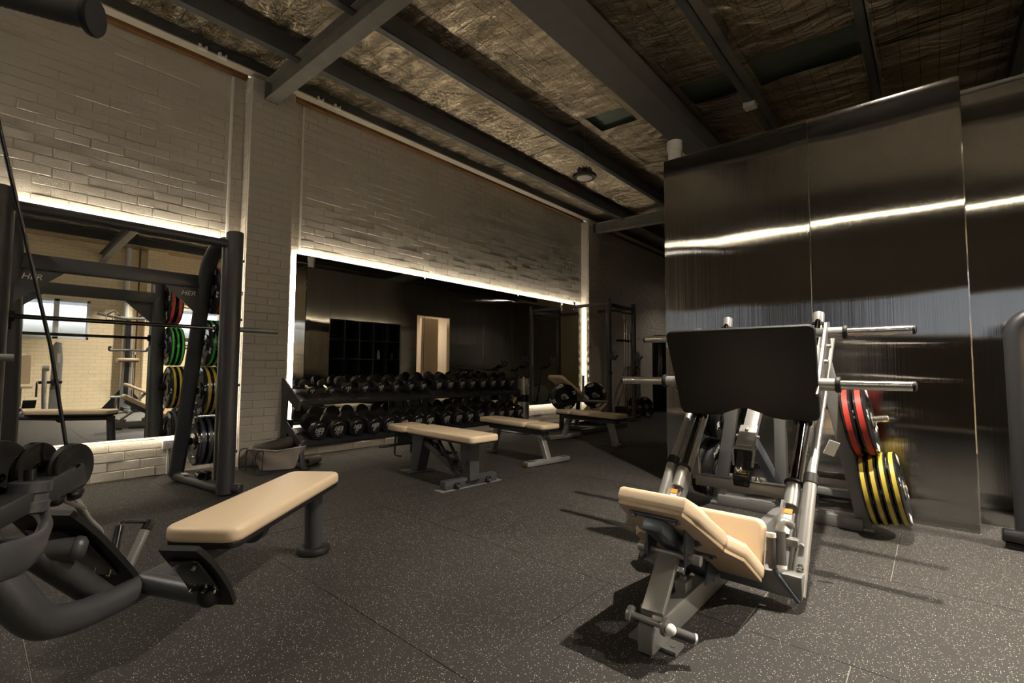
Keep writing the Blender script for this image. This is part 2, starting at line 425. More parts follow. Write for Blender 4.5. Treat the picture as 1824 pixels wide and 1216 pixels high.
def pilaster(n, y0, y1):
    c = G().box(((XP+XW)/2-0.0035, (y0+y1)/2, CAPZ/2-0.05), (XP-XW-0.001, y1-y0-0.006, CAPZ-0.1)).obj(n, m_mortar, kind='structure')
    lst = G()
    z = 0; row = 0
    while z < CAPZ-0.1:
        a = y0 if row % 2 == 0 else y0
        for (ya, yb) in (((y0, y0+0.24), (y0+0.24, y1)) if row % 2 == 0 else ((y0, y0+0.12), (y0+0.12, y0+0.36), (y0+0.36, y1))):
            if row < 52 and n == 'trim_1':
                o = link('brick', G().box((0, 0, 0), (0.036, yb-ya-JT*0.7, BH-JT*0.7), bev=0.004, seg=1).mesh('brick', False), c, loc=(XP-0.015+random.uniform(-.0015, .0015), (ya+yb)/2, z+BH/2))
                o.data.materials.append(m_brick)
            else: lst.box((XP-0.015, (ya+yb)/2, z+BH/2), (0.036, yb-ya-JT, BH-JT))
        # return face
        lst.box(((XP+XW)/2-0.02, y0+0.014, z+BH/2), (XP-XW-0.04, 0.03, BH-JT)); lst.box(((XP+XW)/2-0.02, y1-0.014, z+BH/2), (XP-XW-0.04, 0.03, BH-JT))
        z += BH; row += 1
    lst.obj('brickwork', m_brick, c, smooth=False, kind='stuff')
    return c
pilaster('trim_1', Y1P0, Y1P1); pilaster('trim_2', Y2P0, Y2P1)
# other walls
def brickwall_tex():
    m, nt, p = nodes('painted_block'); p.inputs['Roughness'].default_value = 0.6
    g = N(nt, 'ShaderNodeNewGeometry'); sx = N(nt, 'ShaderNodeSeparateXYZ'); L(nt, g, 'Position', sx, 0)
    ad = N(nt, 'ShaderNodeMath', operation='ADD'); L(nt, sx, 'X', ad, 0); L(nt, sx, 'Y', ad, 1)
    cb = N(nt, 'ShaderNodeCombineXYZ'); L(nt, ad, 0, cb, 'X'); L(nt, sx, 'Z', cb, 'Y')
    bt = N(nt, 'ShaderNodeTexBrick', Scale=1.0); bt.inputs['Brick Width'].default_value = 0.24; bt.inputs['Row Height'].default_value = 0.0866; bt.inputs['Mortar Size'].default_value = 0.005
    bt.inputs['Color1'].default_value = (0.80, 0.67, 0.45, 1); bt.inputs['Color2'].default_value = (0.76, 0.63, 0.42, 1); bt.inputs['Mortar'].default_value = (0.62, 0.50, 0.32, 1)
    L(nt, cb, 0, bt, 'Vector'); L(nt, bt, 'Color', p, 'Base Color')
    b = N(nt, 'ShaderNodeBump', Strength=0.6, Distance=0.004, invert=True); L(nt, bt, 'Fac', b, 'Height'); L(nt, b, 'Normal', p, 'Normal'); return m
m_block = brickwall_tex()
WY0, WY1, WZ0, WZ1 = 0.72, 1.93, 1.70, 2.66
VY0, VY1 = 3.7, 4.9
def holed_wall(name, x0, x1, openings, y0, y1, ztop, m):
    g = G(); ys = sorted({y0, y1, *[v for o in openings for v in o[:2]]})
    for a, b in zip(ys, ys[1:]):
        op = [o for o in openings if o[0] <= a+1e-6 and o[1] >= b-1e-6]
        if op:
            if op[0][2] > 0: g.box(((x0+x1)/2, (a+b)/2, op[0][2]/2), (x1-x0, b-a, op[0][2]))
            g.box(((x0+x1)/2, (a+b)/2, (op[0][3]+ztop)/2), (x1-x0, b-a, ztop-op[0][3]))
        else: g.box(((x0+x1)/2, (a+b)/2, ztop/2), (x1-x0, b-a, ztop))
    return g.obj(name, m, kind='structure', smooth=False)
holed_wall('wall_right', XO, XO+0.2, [(WY0, WY1, WZ0, WZ1), (2.95+0.6, 4.2+0.6, WZ0, WZ1), (-2.4, -1.2, WZ0, WZ1)], YB, YE, 4.35, m_block)
g = G()
BW_ = [(-5.3, -3.5), (-1.3, 3.6)]
ex = [XW-.3, -5.3, -3.5, -1.3, 3.6, XO+.3]
for k in range(5):
    a, b = ex[k], ex[k+1]
    if k in (1, 3): g.box(((a+b)/2, YB-.1, .85), (b-a, .2, 1.7)); g.box(((a+b)/2, YB-.1, (2.62+4.5)/2), (b-a, .2, 4.5-2.62))
    else: g.box(((a+b)/2, YB-.1, 2.25), (b-a, .2, 4.5))
g.obj('wall_back', mat('dark_back_wall', (0.07, 0.055, 0.042), 0.7), kind='structure', smooth=False)
G().box(((XO+XW)/2, YE+0.1, 2.2), (XO-XW+0.6, 0.2, 4.6)).obj('wall_front', m_cream, kind='structure')
def window(n, y0, y1):
    c = G(); x = XO+0.03
    for (a, b, z0, z1) in ((y0, y1, WZ0, WZ0+.06), (y0, y1, WZ1-.06, WZ1), (y0, y0+.06, WZ0, WZ1), (y1-.06, y1, WZ0, WZ1), ((y0+y1)/2-.05, (y0+y1)/2+.05, WZ0, WZ1)):
        c.box((x, (a+b)/2, (z0+z1)/2), (0.07, b-a, z1-z0), bev=.004)
    o = c.obj(n, m_win, kind='structure')
    for k in range(2):
        a = y0+.06 if k == 0 else (y0+y1)/2+.05; b = (y0+y1)/2-.05 if k == 0 else y1-.06
        G().box((x+.01, (a+b)/2, (WZ0+WZ1)/2), (0.006, b-a, WZ1-WZ0-.12)).obj('pane', m_pane, o)
    return o
m_pane, nt, p = nodes('window_glass'); p.inputs['Transmission Weight'].default_value = 1.0; p.inputs['Roughness'].default_value = 0.0; p.inputs['IOR'].default_value = 1.02; p.inputs['Base Color'].default_value = (.95, .97, 1, 1)
def window_back(n, x0, x1, k):
    g = G(); z0, z1 = 1.70, 2.62; y = YB-.05
    for (a, b, c, e) in ((x0, x1, z0, z0+.05), (x0, x1, z1-.05, z1), (x0, x0+.05, z0, z1), (x1-.05, x1, z0, z1)): g.box(((a+b)/2, y, (c+e)/2), (b-a, .07, e-c), bev=.004)
    for j in range(1, k): g.box((x0+(x1-x0)*j/k, y, (z0+z1)/2), (.05, .07, z1-z0), bev=.004)
    o = g.obj(n, m_win, kind='structure')
    for j in range(k): G().box((x0+(x1-x0)*(j+.5)/k, y, (z0+z1)/2), ((x1-x0)/k-.05, .006, z1-z0-.1)).obj('pane', m_pane, o)
window_back('window_4', -5.3, -3.5, 2); window_back('window_5', -1.3, 3.6, 5)
window('window_1', WY0, WY1); window('window_2', 3.55, 4.8); window('window_3', -2.4, -1.2)
# neighbour's pale fence seen outside the windows
fn = G().box((7.4, 1.5, 1.4), (0.1, 14, 2.8)).obj('outside_wall', mat('outside_render', (0.8, 0.8, 0.78), 0.8), kind='structure')
sun = D.lights.new('daylight', 'SUN'); sun.energy = 40.0; sun.angle = 0.4; sun.color = (0.9, 0.95, 1.0)
so = D.objects.new('daylight', sun); COL.objects.link(so); so.rotation_euler = (R(20), R(-52), 0)   # from -x side onto the outside wall, roof blocks it indoors

# ------------------------------------------------------------------ roof
def roof():
    g = G()
    def sheet(x0, x1, y0, y1, z_off, nx, ny):
        vs = [[g.b.verts.new((x0+(x1-x0)*i/nx, y0+(y1-y0)*j/ny, zroof(x0+(x1-x0)*i/nx)+z_off+random.uniform(-.008, .008)-0.02*math.sin(PI*((x0+(x1-x0)*i/nx)*0.93 % 1)))) for j in range(ny+1)] for i in range(nx+1)]
        for i in range(nx):
            for j in range(ny):
                g.b.faces.new((vs[i][j], vs[i][j+1], vs[i+1][j+1], vs[i+1][j]))
    gaps = [(-3.34, -2.80, 5.23, 5.65), (-2.10, -1.55, 5.25, 5.75), (-1.36, -0.42, 5.25, 5.80)]
    xs = sorted({XW-0.2, XO+0.3, *[v for q in gaps for v in q[:2]]}); ys = sorted({YB-.1, YE+.1, *[v for q in gaps for v in q[2:]]})
    for a, b in zip(xs, xs[1:]):
        for c, e in zip(ys, ys[1:]):
            if any(q[0] <= a+1e-6 and q[1] >= b-1e-6 and q[2] <= c+1e-6 and q[3] >= e-1e-6 for q in gaps): continue
            sheet(a, b, c, e, 0.0, max(1, int((b-a)/.22)), max(1, int((e-c)/.22)))
    o = g.obj('ceiling', m_foil, kind='structure')
    z = G()      # corrugated roof sheet above, seen through the gaps
    n = 560; x0, x1 = XW-.4, XO+.5
    rows = []
    for k in range(n):
        y = YB-.3+(YE-YB+.6)*k/(n-1)
        dz = 0.012*math.sin(2*PI*y/0.0763*1.0)
        rows.append((z.b.verts.new((x0, y, zroof(x0)+.06+dz)), z.b.verts.new((x1, y, zroof(x1)+.06+dz))))
    for a, b in zip(rows, rows[1:]): z.b.faces.new((a[0], b[0], b[1], a[1]))
    z.obj('roof_sheet', m_zinc, o, smooth=True)
    G().box(((x0+x1)/2, (YB+YE)/2, 4.72), (x1-x0, YE-YB+.6, .1)).obj('roof_deck', m_shelf, o)
    return o
ceil = roof()
# C-section purlins running along the wall
def purlin(x, y0, y1, name='roof_purlin', h=0.2, lab='dark C-section roof purlin'):
    zt = zroof(x)-.015
    g = G(); yc = (y0+y1)/2; ln = y1-y0
    g.box((x, yc, zt-h/2), (0.012, ln, h)); g.box((x-.035, yc, zt-h+.006), (.08, ln, .012)); g.box((x-.035, yc, zt-.006), (.08, ln, .012)); g.box((x-.072, yc, zt-h+.018), (.006, ln, .03))
    return g
PX = [-4.74, -3.67, -1.42, -0.33, 0.75, 1.85, 3.0]
PLAB = ['dark steel purlin first out from the left brick wall', 'dark steel purlin carrying the pendant lamp, second from the left wall', 'dark roof purlin with the white sensor box near its end',
        'dark roof purlin just right of the centre of the steel wall', 'dark roof purlin above the leg press side of the room', 'dark roof purlin towards the right side of the room', 'dark roof purlin nearest the windowed wall']
for x, lb in zip(PX, PLAB):
    o = purlin(x, YB, YE).obj('roof_purlin', m_purlin, kind='structure'); o['label'] = lb
# wall purlin with off-white lower flange and brown packer
o = G().box((-5.50, (YB+YE)/2, 4.372), (0.02, YE-YB, 0.13)).obj('trim_3', m_purlin, kind='structure')
G().box((-5.560, (YB+YE)/2, 4.300), (0.12, YE-YB, 0.012)).obj('lower_flange', m_cap, o)
G().box((-5.50, (YB+YE)/2, 4.43), (0.06, YE-YB, 0.012)).obj('upper_flange', m_purlin, o)
for a, b in ((YB, Y1P0), (Y1P1, Y2P0), (Y2P1, YE)):
    G().box((-5.665, (a+b)/2, 4.282), (0.07, b-a, 0.045)).obj('timber_packer', m_rust, o)
# big boxed beam
o = G().box((-2.31, (YB+YE)/2, 4.15), (0.26, YE-YB, 0.28), bev=0.004).obj('trim_4', m_beam, kind='structure')
G().box((-2.31, (YB+YE)/2, 4.012), (0.31, YE-YB, 0.014)).obj('lower_flange', m_beam, o)
# rafters (I beams) crossing from the pilasters
def rafter(n, y):
    x0, x1 = -5.47, 4.4; z0, z1 = 4.02, 4.02-0.036*(x1-x0); g = G(); 
    sl = math.atan2(z1-z0, x1-x0)
    for (dz, w_, h_) in ((0.0, 0.14, 0.012), (0.10, 0.010, 0.2), (0.205, 0.14, 0.012)):
        g.box(((x0+x1)/2, y, (z0+z1)/2+dz), ((x1-x0)/math.cos(sl), w_, h_), Euler((0, -sl, 0)).to_matrix())
    g.box((x0+.01, y, z0+.10), (.012, .15, .22))
    return g.obj(n, m_beamw, kind='structure')
rafter('trim_5', 2.10); rafter('trim_6', 8.93)

# ------------------------------------------------------------------ mirrors with LED strips behind the edges
def mirror(root_label, y0, y1, z0, z1, seams, glow_left=True):
    t = thing('wall_mirror', root_label, 'mirror', (XW, (y0+y1)/2, z0), group=None)
    xs = XW+0.062
    ed = [y0]+seams+[y1]
    for a, b in zip(ed, ed[1:]):
        G(t).box((xs-0.003, (a+b)/2, (z0+z1)/2), (0.006, b-a-0.007, z1-z0)).obj('mirror_panel', m_mirror, t, smooth=False)
    G(t).box((xs-0.014, (y0+y1)/2, (z0+z1)/2), (0.014, y1-y0-.05, z1-z0-.05)).obj('backing_board', m_edge, t)
    wd = 0.010
    for (cy, cz, sy, sz) in (((y0+y1)/2, z1-.008, y1-y0-.02, wd), ((y0+y1)/2, z0+.008, y1-y0-.02, wd), (y0+.012, (z0+z1)/2, wd, z1-z0-.03), (y1-.012, (z0+z1)/2, wd, z1-z0-.03)):
        G(t).box((XW+0.040, cy, cz), (0.022, sy, sz)).obj('led_strip', m_led_low if cz < z0+.1 and sy > 1 else m_led, t, label='glowing warm LED strip behind the mirror edge')
    return t
mirror('backlit mirror behind the smith machine, left of the brick pilaster', *M1, [])
mirror('long backlit wall mirror behind the dumbbell rack', *M2, [4.42, 6.55])
# ------------------------------------------------------------------ steel-clad box with niche and doorway
sb = D.objects.new('wall_partition', None); COL.objects.link(sb); sb.location = (XS, YS, 0); sb['kind'] = 'structure'
steel_panel('steel_sheet', (-1.305, YS+.006, HS/2), (1.203, .012, HS), 'x', sb)
steel_panel('steel_sheet', (-0.253, YS+.006, HS/2), (0.893, .012, HS), 'x', sb)
for k, (a, b) in enumerate(((0.205, 1.40), (1.403, 2.6), (2.603, 3.8))):
    steel_panel('steel_sheet', ((a+b)/2, YS+.32, HS/2), (b-a, .012, HS), 'x', sb)
steel_panel('steel_return', (.193, YS+.165, HS/2), (.010, .31, HS), 'y', sb)
G(sb).box((2.0, YS+.32, HS+.008), (3.6, .05, .02)).obj('top_capping', m_silver, sb)
G(sb).box((-0.86, YS+.03, HS+.001), (2.10, .05, .006)).obj('top_capping', m_silver, sb)
NY0, NY1, NZ1 = 4.90, 6.66, 2.07; DY0, DY1, DZ = 7.13, 8.17, 2.34
for a, b, z0, z1 in ((YS+.012, NY0, 0, HS), (NY0, NY1, NZ1, HS), (NY1, DY0, 0, HS), (DY0, DY1, DZ, HS), (DY1, 9.4, 0, HS), (9.403, 10.6, 0, HS), (10.603, 11.8, 0, HS), (11.803, 13.0, 0, HS)):
    steel_panel('steel_sheet', (XS+.006, (a+b)/2, (z0+z1)/2), (.012, b-a-.003, z1-z0), 'y', sb)
# core walls of the box
g = G(sb); T = .1
g.box(((XS+.2)/2+.0, YS+.07, HS/2-.01), (2.06, T, HS-.02)); g.box((2.0, YS+.39, HS/2-.01), (3.6, T, HS-.02))
for a, b, z0, z1 in ((YS+.02, NY0, 0, HS-.02), (NY0, NY1, NZ1, HS-.02), (NY1, DY0, 0, HS-.02), (DY0, DY1, DZ, HS-.02), (DY1, 13.0, 0, HS-.02)):
    g.box((XS+.065, (a+b)/2, (z0+z1)/2), (T, b-a, z1-z0))
g.box((XS+1.0, 13.0, HS/2-.01), (2.0, T, HS-.02))
g.obj('stud_wall', m_cream, sb, smooth=False)
# niche with cubby shelves
nk = thing('cubby_shelf', 'black pigeonhole shelving set into the steel wall, seen in the long mirror', 'shelf', (XS+.3, (NY0+NY1)/2, 0))
g = G(nk); g.box((XS+.42, (NY0+NY1)/2, NZ1/2), (.02, NY1-NY0, NZ1)).obj('back_board', m_shelf, nk)
for k in range(6):
    G(nk).box((XS+.22, NY0+.01+(NY1-NY0-.02)*k/5, NZ1/2), (.40, .02, NZ1)).obj('divider', m_black, nk)
for k in range(6):
    G(nk).box((XS+.22, (NY0+NY1)/2, .02+(NZ1-.03)*k/5), (.40, NY1-NY0-.04, .02)).obj('shelf_board', m_black, nk)
def bottle(y, z, lb, h=.20, m=None):
    o = G().lathe([(0, 0), (.032, 0), (.034, .01), (.034, h*.6), (.026, h*.72), (.013, h*.78), (.013, h*.86), (.017, h*.87), (.017, h), (0, h)], (XS+.15, y, z), (0, 0, 1), 16).obj('spray_bottle', m or m_white)
    tag(o, lb, 'bottle')
SH2 = .02+(NZ1-.03)*3/5+.01
bottle(NY0+(NY1-NY0)*.72, SH2, 'pale bottle standing in the black pigeonhole shelf')
bottle(NY0+(NY1-NY0)*.92, SH2, 'small dark bottle at the shelf end of the pigeonholes', .15, m_silverd)
# room behind the doorway
g = G(sb)
g.box((XS+1.5, DY0-.35, 1.3), (2.6, .06, 2.6)); g.box((XS+1.5, DY1+.35, 1.3), (2.6, .06, 2.6)); g.box((XS+2.6, (DY0+DY1)/2, 1.3), (.06, 2.0, 2.6)); g.box((XS+1.5, (DY0+DY1)/2, 2.63), (2.6, 2.0, .06))
g.box((XS+.45, DY1-.30, 1.17), (.04, .55, 2.34)); g.obj('inner_partition', mat('peach_plaster', (.66, .57, .47), .6), sb, smooth=False)
al = D.lights.new('changing_room_light', 'AREA'); al.shape = 'SQUARE'; al.size = .5; al.energy = 26; al.color = (1, .86, .68)
lo = D.objects.new('changing_room_light', al); COL.objects.link(lo); lo.location = (XS+1.0, (DY0+DY1)/2-.2, 2.55)
# PVC pipe at the corner of the box
tag(G().lathe([(.058, 0), (.062, 0), (.062, 3.20), (.072, 3.2), (.072, 3.29), (.058, 3.29)], (-1.845, 4.50, 0), (0, 0, 1), 24).obj('vent_pipe', m_white), 'white PVC pipe rising above the left corner of the steel partition', 'pipe')

# ------------------------------------------------------------------ ceiling fittings and lamps
def highbay(loc, power, size, k, lb, lit=True, sp=128):
    x, y, z = loc; t = thing('highbay_lamp', lb, 'lamp', loc)
    G(t).lathe([(0, .02), (.10, .02), (.155, 0), (.165, .015), (.165, .035), (.10, .06), (.085, .11), (.06, .13), (0, .13)], loc, (0, 0, 1), 28).obj('housing', m_black, t)
    for j in range(10):
        a = 2*PI*j/10; c = Vector((x+.075*math.cos(a), y+.075*math.sin(a), z+.10)); G(t).box(c, (.05, .006, .07), Euler((0, 0, a)).to_matrix()).obj('cooling_fin', m_black, t)
    G(t).lathe([(0, 0), (.105, 0), (.105, .02), (0, .02)], (x, y, z-.004 if not lit else z-.002), (0, 0, 1), 24).obj('lens', m_lens if lit else mat('unlit_lens', (.45, .42, .36), .3), t)
    G(t).tube([(x, y, z+.12), (x, y, z+.19), (x+.012, y, z+.205), (x, y, z+.22), (x-.012, y, z+.205), (x, y, z+.19)], .004, 6).obj('hook', m_silverd, t)
    G(t).cyl((x, y, z+.2), (x, y, zroof(x)-.02), .003, 6).obj('chain', m_silverd, t)
    if lit:
        a = D.lights.new('highbay_light', 'AREA'); a.shape = 'DISK'; a.size = size; a.energy = power; a.color = WARM; a.spread = R(sp)
        o = D.objects.new('highbay_light', a); COL.objects.link(o); o.location = (x, y, z-.03); o.parent = None
    return t
for k, ((loc, pw, sz), lb) in enumerate(zip(HIGHBAYS, ['lit round highbay lamp above the leg press', 'lit round highbay lamp above the smith machine, behind the camera', 'added highbay fill lamp brightening the windowed wall, above the cable machines', 'added dim highbay fill lamp far down the passage beside the steel partition'])):
    highbay(loc, pw, sz, k, lb)
highbay((-3.50, 5.45, 3.66), 0, 0, 9, 'unlit black round pendant lamp hanging in front of the long mirror wall', lit=False)
b = thing('linear_batten', 'long slim LED batten hung under the roof behind the camera, reflected in the steel', 'lamp', (0, -2.5, 4.02))
G(b).box((-.6, -2.2, 3.965), (8.2, .06, .04), bev=.004).obj('housing', m_silverd, b); G(b).box((-.6, -2.2, 3.942), (8.1, .016, .012)).obj('diffuser', m_batten, b)
t = thing('sensor_box', 'small white square detector box under a dark purlin above the steel wall', 'sensor', (-1.47, 5.75, 4.1))
G(t).box((-1.47, 5.75, 4.06), (.13, .13, .06), bev=.012).obj('housing', m_white, t); G(t).ball((-1.47, 5.75, 4.028), .008).obj('indicator', m_orange, t)
def socket(y, lb, z=4.275, x=-5.47):
    t = thing('power_outlet', lb, 'outlet', (x, y, z))
    G(t).box((x+.012, y, z+.01), (.035, .08, .05), bev=.005).obj('outlet_plate', m_white, t)
    G(t).box((x+.04, y, z+.02), (.03, .03, .03), bev=.004).obj('plug', m_black, t)
    G(t).tube([(x+.05, y, z+.03), (x+.05, y-.03, z+.08), (x+.02, y-.10, z+.09), (x+.01, y-.18, z+.03)], .005, 6, smooth=4).obj('cord', m_black, t)
socket(1.42, 'small white outlet with black plug on the wall purlin, leftmost'); socket(1.60, 'small white outlet with black plug on the wall purlin, left of the pilaster')
socket(2.66, 'small white outlet with plug on the purlin, just right of the pilaster'); socket(2.88, 'small white outlet with plug on the purlin, second right of the pilaster')
for y, z0, lb in ((1.775, 2.42, 'thin white conduit down the brick wall left of the pilaster'), (2.56, 2.42, 'thin white conduit down the brick wall right of the pilaster')):
    tag(G().box((XW+.016, y, (z0+4.23)/2), (.022, .026, 4.23-z0), bev=.003).obj('conduit', m_white), lb, 'conduit')
t = thing('wall_outlet', 'white double power outlet low on the brick under the left mirror', 'outlet', (XW, 1.36, .27))
G(t).box((XW+.035, 1.36, .29), (.05, .16, .085), bev=.006).obj('outlet_box', m_white, t)
for yy in (1.32, 1.40):
    for q in ((-.008, .006), (.008, .006), (0, -.012)): G(t).box((XW+.061, yy+q[0], .29+q[1]), (.002, .003, .010)).obj('pin_slot', m_black, t)
tag(G().box((XW+.02, 1.335, .125), (.022, .022, .245), bev=.003).obj('conduit', m_white), 'short cream conduit below the outlet, left of the two', 'conduit')
tag(G().box((XW+.02, 1.385, .125), (.022, .022, .245), bev=.003).obj('conduit', m_white), 'short cream conduit below the outlet, right of the two', 'conduit')
# ------------------------------------------------------------------ weight plates
PC = {}
def plate_meshes(rad, th, band):
    k = (rad, th, band.name if band else None)
    if k in PC: return PC[k]
    g = G(); h = th/2
    g.lathe([(.026, -h*.75), (.05, -h*.75), (.052, -h*.98), (.075, -h*.98), (.08, -h*.62), (rad*.62, -h*.62), (rad*.66, -h*.95), (rad*.95, -h*.95), (rad, -h*.75), (rad, -h*.5), (rad-.003, -h*.45),
             (rad-.003, h*.45), (rad, h*.5), (rad, h*.75), (rad*.95, h*.95), (rad*.66, h*.95), (rad*.62, h*.62), (.08, h*.62), (.075, h*.98), (.052, h*.98), (.05, h*.75), (.026, h*.75), (.026, -h*.75)], (0, 0, 0), (0, 0, 1), 40)
    body = g.mesh('rubber_disc'); body.materials.append(m_gloss if band is not m_blueband else m_gloss)
    g = G(); g.lathe([(rad-.006, -h*.44), (rad+.0008, -h*.42), (rad+.0008, h*.42), (rad-.006, h*.44), (rad-.006, -h*.44)], (0, 0, 0), (0, 0, 1), 40); bd = g.mesh('colour_band')
    bd.materials.append(band or m_blackrub)
    g = G(); g.lathe([(.0255, -h*1.0), (.05, -h*1.0), (.05, h*1.0), (.0255, h*1.0), (.0255, -h*1.0)], (0, 0, 0), (0, 0, 1), 24); hub = g.mesh('steel_hub'); hub.materials.append(m_silver)
    PC[k] = (body, bd, hub); return PC[k]
def frame_mat(c, z, y):
    z = Vector(z).normalized(); y = Vector(y); y = (y-z*y.dot(z)).normalized(); x = y.cross(z)
    m = Matrix((x, y, z)).transposed().to_4x4(); m.translation = Vector(c); return m
def weight_plate(c, axis, rad, th, band, wt, label, group, roll_=0.0, words=True):
    t = thing('weight_plate', label, 'weight plate', group=group)
    up = Vector((0, 0, 1)) if abs(Vector(axis).normalized().z) < .9 else Vector((1, 0, 0))
    m = frame_mat(c, axis, up) @ Matrix.Rotation(roll_, 4, 'Z'); t.matrix_world = m
    body, bd, hub = plate_meshes(rad, th, band)
    link('rubber_disc', body, t); link('colour_band', bd, t); link('steel_hub', hub, t)
    if words:
        for s in (1, -1):
            zz = s*(th/2*.95+.0003)
            for k, (w_, a) in enumerate((('HER', 90), (wt, 0), ('HER', -90), (wt, 180))):
                ar = R(a); rr = rad*.80; c_ = Vector((rr*math.cos(ar), rr*math.sin(ar), zz))
                y = Vector((math.cos(ar), math.sin(ar), 0)); x = Vector((math.sin(ar), -math.cos(ar), 0))*s
                put_text(w_, rad*.30, c_, x, y, t, shear=0)
    return t
def plate_stack(base, axis, ths, rad, band, wt, names, group, gap=.002, start=.0, words='ends'):
    base = Vector(base); ax = Vector(axis).normalized(); q = start
    for i, th in enumerate(ths):
        weight_plate(base+ax*(q+th/2), ax, rad, th, band, wt, names[i], group, roll_=random.uniform(-.6, .6), words=True)
        q += th+gap
    return q
def pad(g, pts, O, U, V, th, bev=.02):
    O = Vector(O); U = Vector(U).normalized(); V = Vector(V).normalized(); n = U.cross(V)
    g.prism([O+U*a+V*b for a, b in pts], n*th, bev); return g
def rrect(hw, l0, l1, r, k=4):
    out = []
    for cx, cy, a0 in ((hw-r, l1-r, 0), (-hw+r, l1-r, 90), (-hw+r, l0+r, 180), (hw-r, l0+r, 270)):
        for j in range(k+1):
            a = R(a0+90*j/k); out.append((cx+r*math.cos(a), cy+r*math.sin(a)))
    return out
def bolt(g, p, ax, r=.011, h=.012):
    p = Vector(p); ax = Vector(ax).normalized(); g.lathe([(0, h), (r*.5, h), (r*.55, h*.5), (r*.6, h), (r, h*.9), (r, 0), (0, 0)], p, ax, 10); return g

# ------------------------------------------------------------------ leg press
LX = -0.84
T = thing('leg_press', 'silver 45 degree leg press with tan seat and black foot plate', 'leg press', (LX, 2.8, 0))
sx_ = lambda x, s: LX+s*(x-LX)
G(T).bar((LX+.008, 1.70, .056), (LX+.008, 3.95, .056), .060, .104, bev=.008).obj('base_beam', m_silverd, T)
G(T).box((LX+.008, 1.698, .056), (.056, .008, .098), bev=.003).obj('end_cap', m_silverd, T)
g = G(T); g.prism([(LX-.095, 1.765, 0), (LX+.095, 1.765, 0), (LX+.095, 1.845, 0), (LX-.095, 1.845, 0)], (0, 0, .012), 0)
g.lathe([(0, .0125), (.009, .0125), (.009, 0.014), (0, .014)], (LX+.07, 1.80, 0), (0, 0, 1), 12); g.obj('floor_foot_plate', m_silverd, T)
g = G(T); g.box((LX-.012, 1.785, .128), (.050, .075, .045), bev=.006); bolt(g, (LX-.012, 1.785, .150), (0, 0, 1), .012, .016); g.obj('stop_block', m_silverd, T)
g = G(T); g.box((LX+.0, 2.08, .128), (.050, .075, .045), bev=.006); bolt(g, (LX, 2.08, .150), (0, 0, 1), .012, .016); g.obj('stop_block', m_silverd, T)
G(T).bar((LX+.016, 1.745, .135), (LX, 1.945, .30), .084, .03, up=(0, -.7, .7), bev=.004).obj('seat_prop', m_silver, T)
g = G(T); g.cyl((LX-.065, 1.71, .122), (LX+.085, 1.71, .122), .012, 14); g.obj('lower_pin', m_silver, T)
for s in (-1, 1): g = G(T); g.lathe([(.012, -.008), (.030, -.008), (.032, 0), (.030, .008), (.012, .008), (.012, -.008)], (LX+.012+s*.068, 1.71, .122), (1, 0, 0), 18); g.obj('pin_ring', m_silver, T)
g = G(T); g.cyl((LX+.100, 1.71, .118), (LX+.165, 1.76, .090), .0175, 14, bev=.003); g.obj('pin_grip', m_grip, T)
g = G(T); g.ball((LX+.105, 1.70, .124), .020); g.obj('pin_cap', m_white, T); g = G(T); g.cyl((LX+.165, 1.76, .090), (LX+.171, 1.764, .088), .019, 14); g.obj('pin_cap', m_white, T)
g = G(T); g.cyl((LX-.115, 1.935, .30), (LX+.115, 1.935, .30), .013, 14); g.cyl((LX+.10, 1.935, .30), (LX+.13, 1.935, .30), .020, 16); g.cyl((LX-.13, 1.935, .30), (LX-.10, 1.935, .30), .020, 16); g.obj('upper_pin', m_silver, T)
g = G(T)
for s in (-1, 1): g.prism([(LX+s*.075, 1.90, .275), (LX+s*.075, 1.97, .275), (LX+s*.075, 2.02, .375), (LX+s*.075, 1.90, .44)], (s*.008, 0, 0), 0)
g.box((LX, 1.955, .41), (.158, .09, .008), Euler((-.57, 0, 0)).to_matrix()); g.obj('seat_bracket', m_blue, T)
E_ = Vector((0, .842, -.540)); Nn = Vector((0, .540, .842))
g = G(T); g.bar(Vector((LX, 1.79, .452)), Vector((LX, 2.36, .088)), .085, .055, up=Nn, bev=.005); g.obj('backrest_beam', m_blue, T)
for q, w_ in ((.05, .20), (.30, .20), (.45, .24)):
    g = G(T); p = Vector((LX, 1.76, .50))+E_*q; g.bar(p-Vector((w_/2, 0, 0)), p+Vector((w_/2, 0, 0)), .035, .008, up=Nn, bev=.002)
    for s in (-1, 1): bolt(g, p+Vector((s*w_*.42, 0, 0))-Nn*.004, -Nn, .009, .01)
    g.obj('pad_strap', m_blue, T)
Oa = Vector((LX, 1.745, .518))
UX = Vector((1, 0, 0))
ptsA = [(-.135, 0), (.135, 0), (.155, .10), (.185, .355), (-.185, .355), (-.155, .10)]
ptsB = [(-.19, .36), (.19, .36), (.245, .44), (.245, .74), (-.245, .74), (-.245, .44)]
pad(G(T), ptsA, Oa+Nn*.012, UX, E_, -.062 if UX.cross(E_).dot(Nn) < 0 else .062, .022).obj('headrest_pad', m_tan, T)
pad(G(T), [(a*.96, b+.006) for a, b in ptsA], Oa, UX, E_, -.014 if UX.cross(E_).dot(Nn) < 0 else .014, .002).obj('headrest_shell', m_tanside, T)
pad(G(T), ptsB, Oa+Nn*.006, UX, E_, -.062 if UX.cross(E_).dot(Nn) < 0 else .062, .022).obj('backrest_pad', m_tan, T)
pad(G(T), [(a*.97, b) for a, b in ptsB], Oa-Nn*.006, UX, E_, -.014 if UX.cross(E_).dot(Nn) < 0 else .014, .002).obj('backrest_shell', m_tanside, T)
S_ = Vector((0, .30, .954)); Sn = Vector((0, -.954, .30))
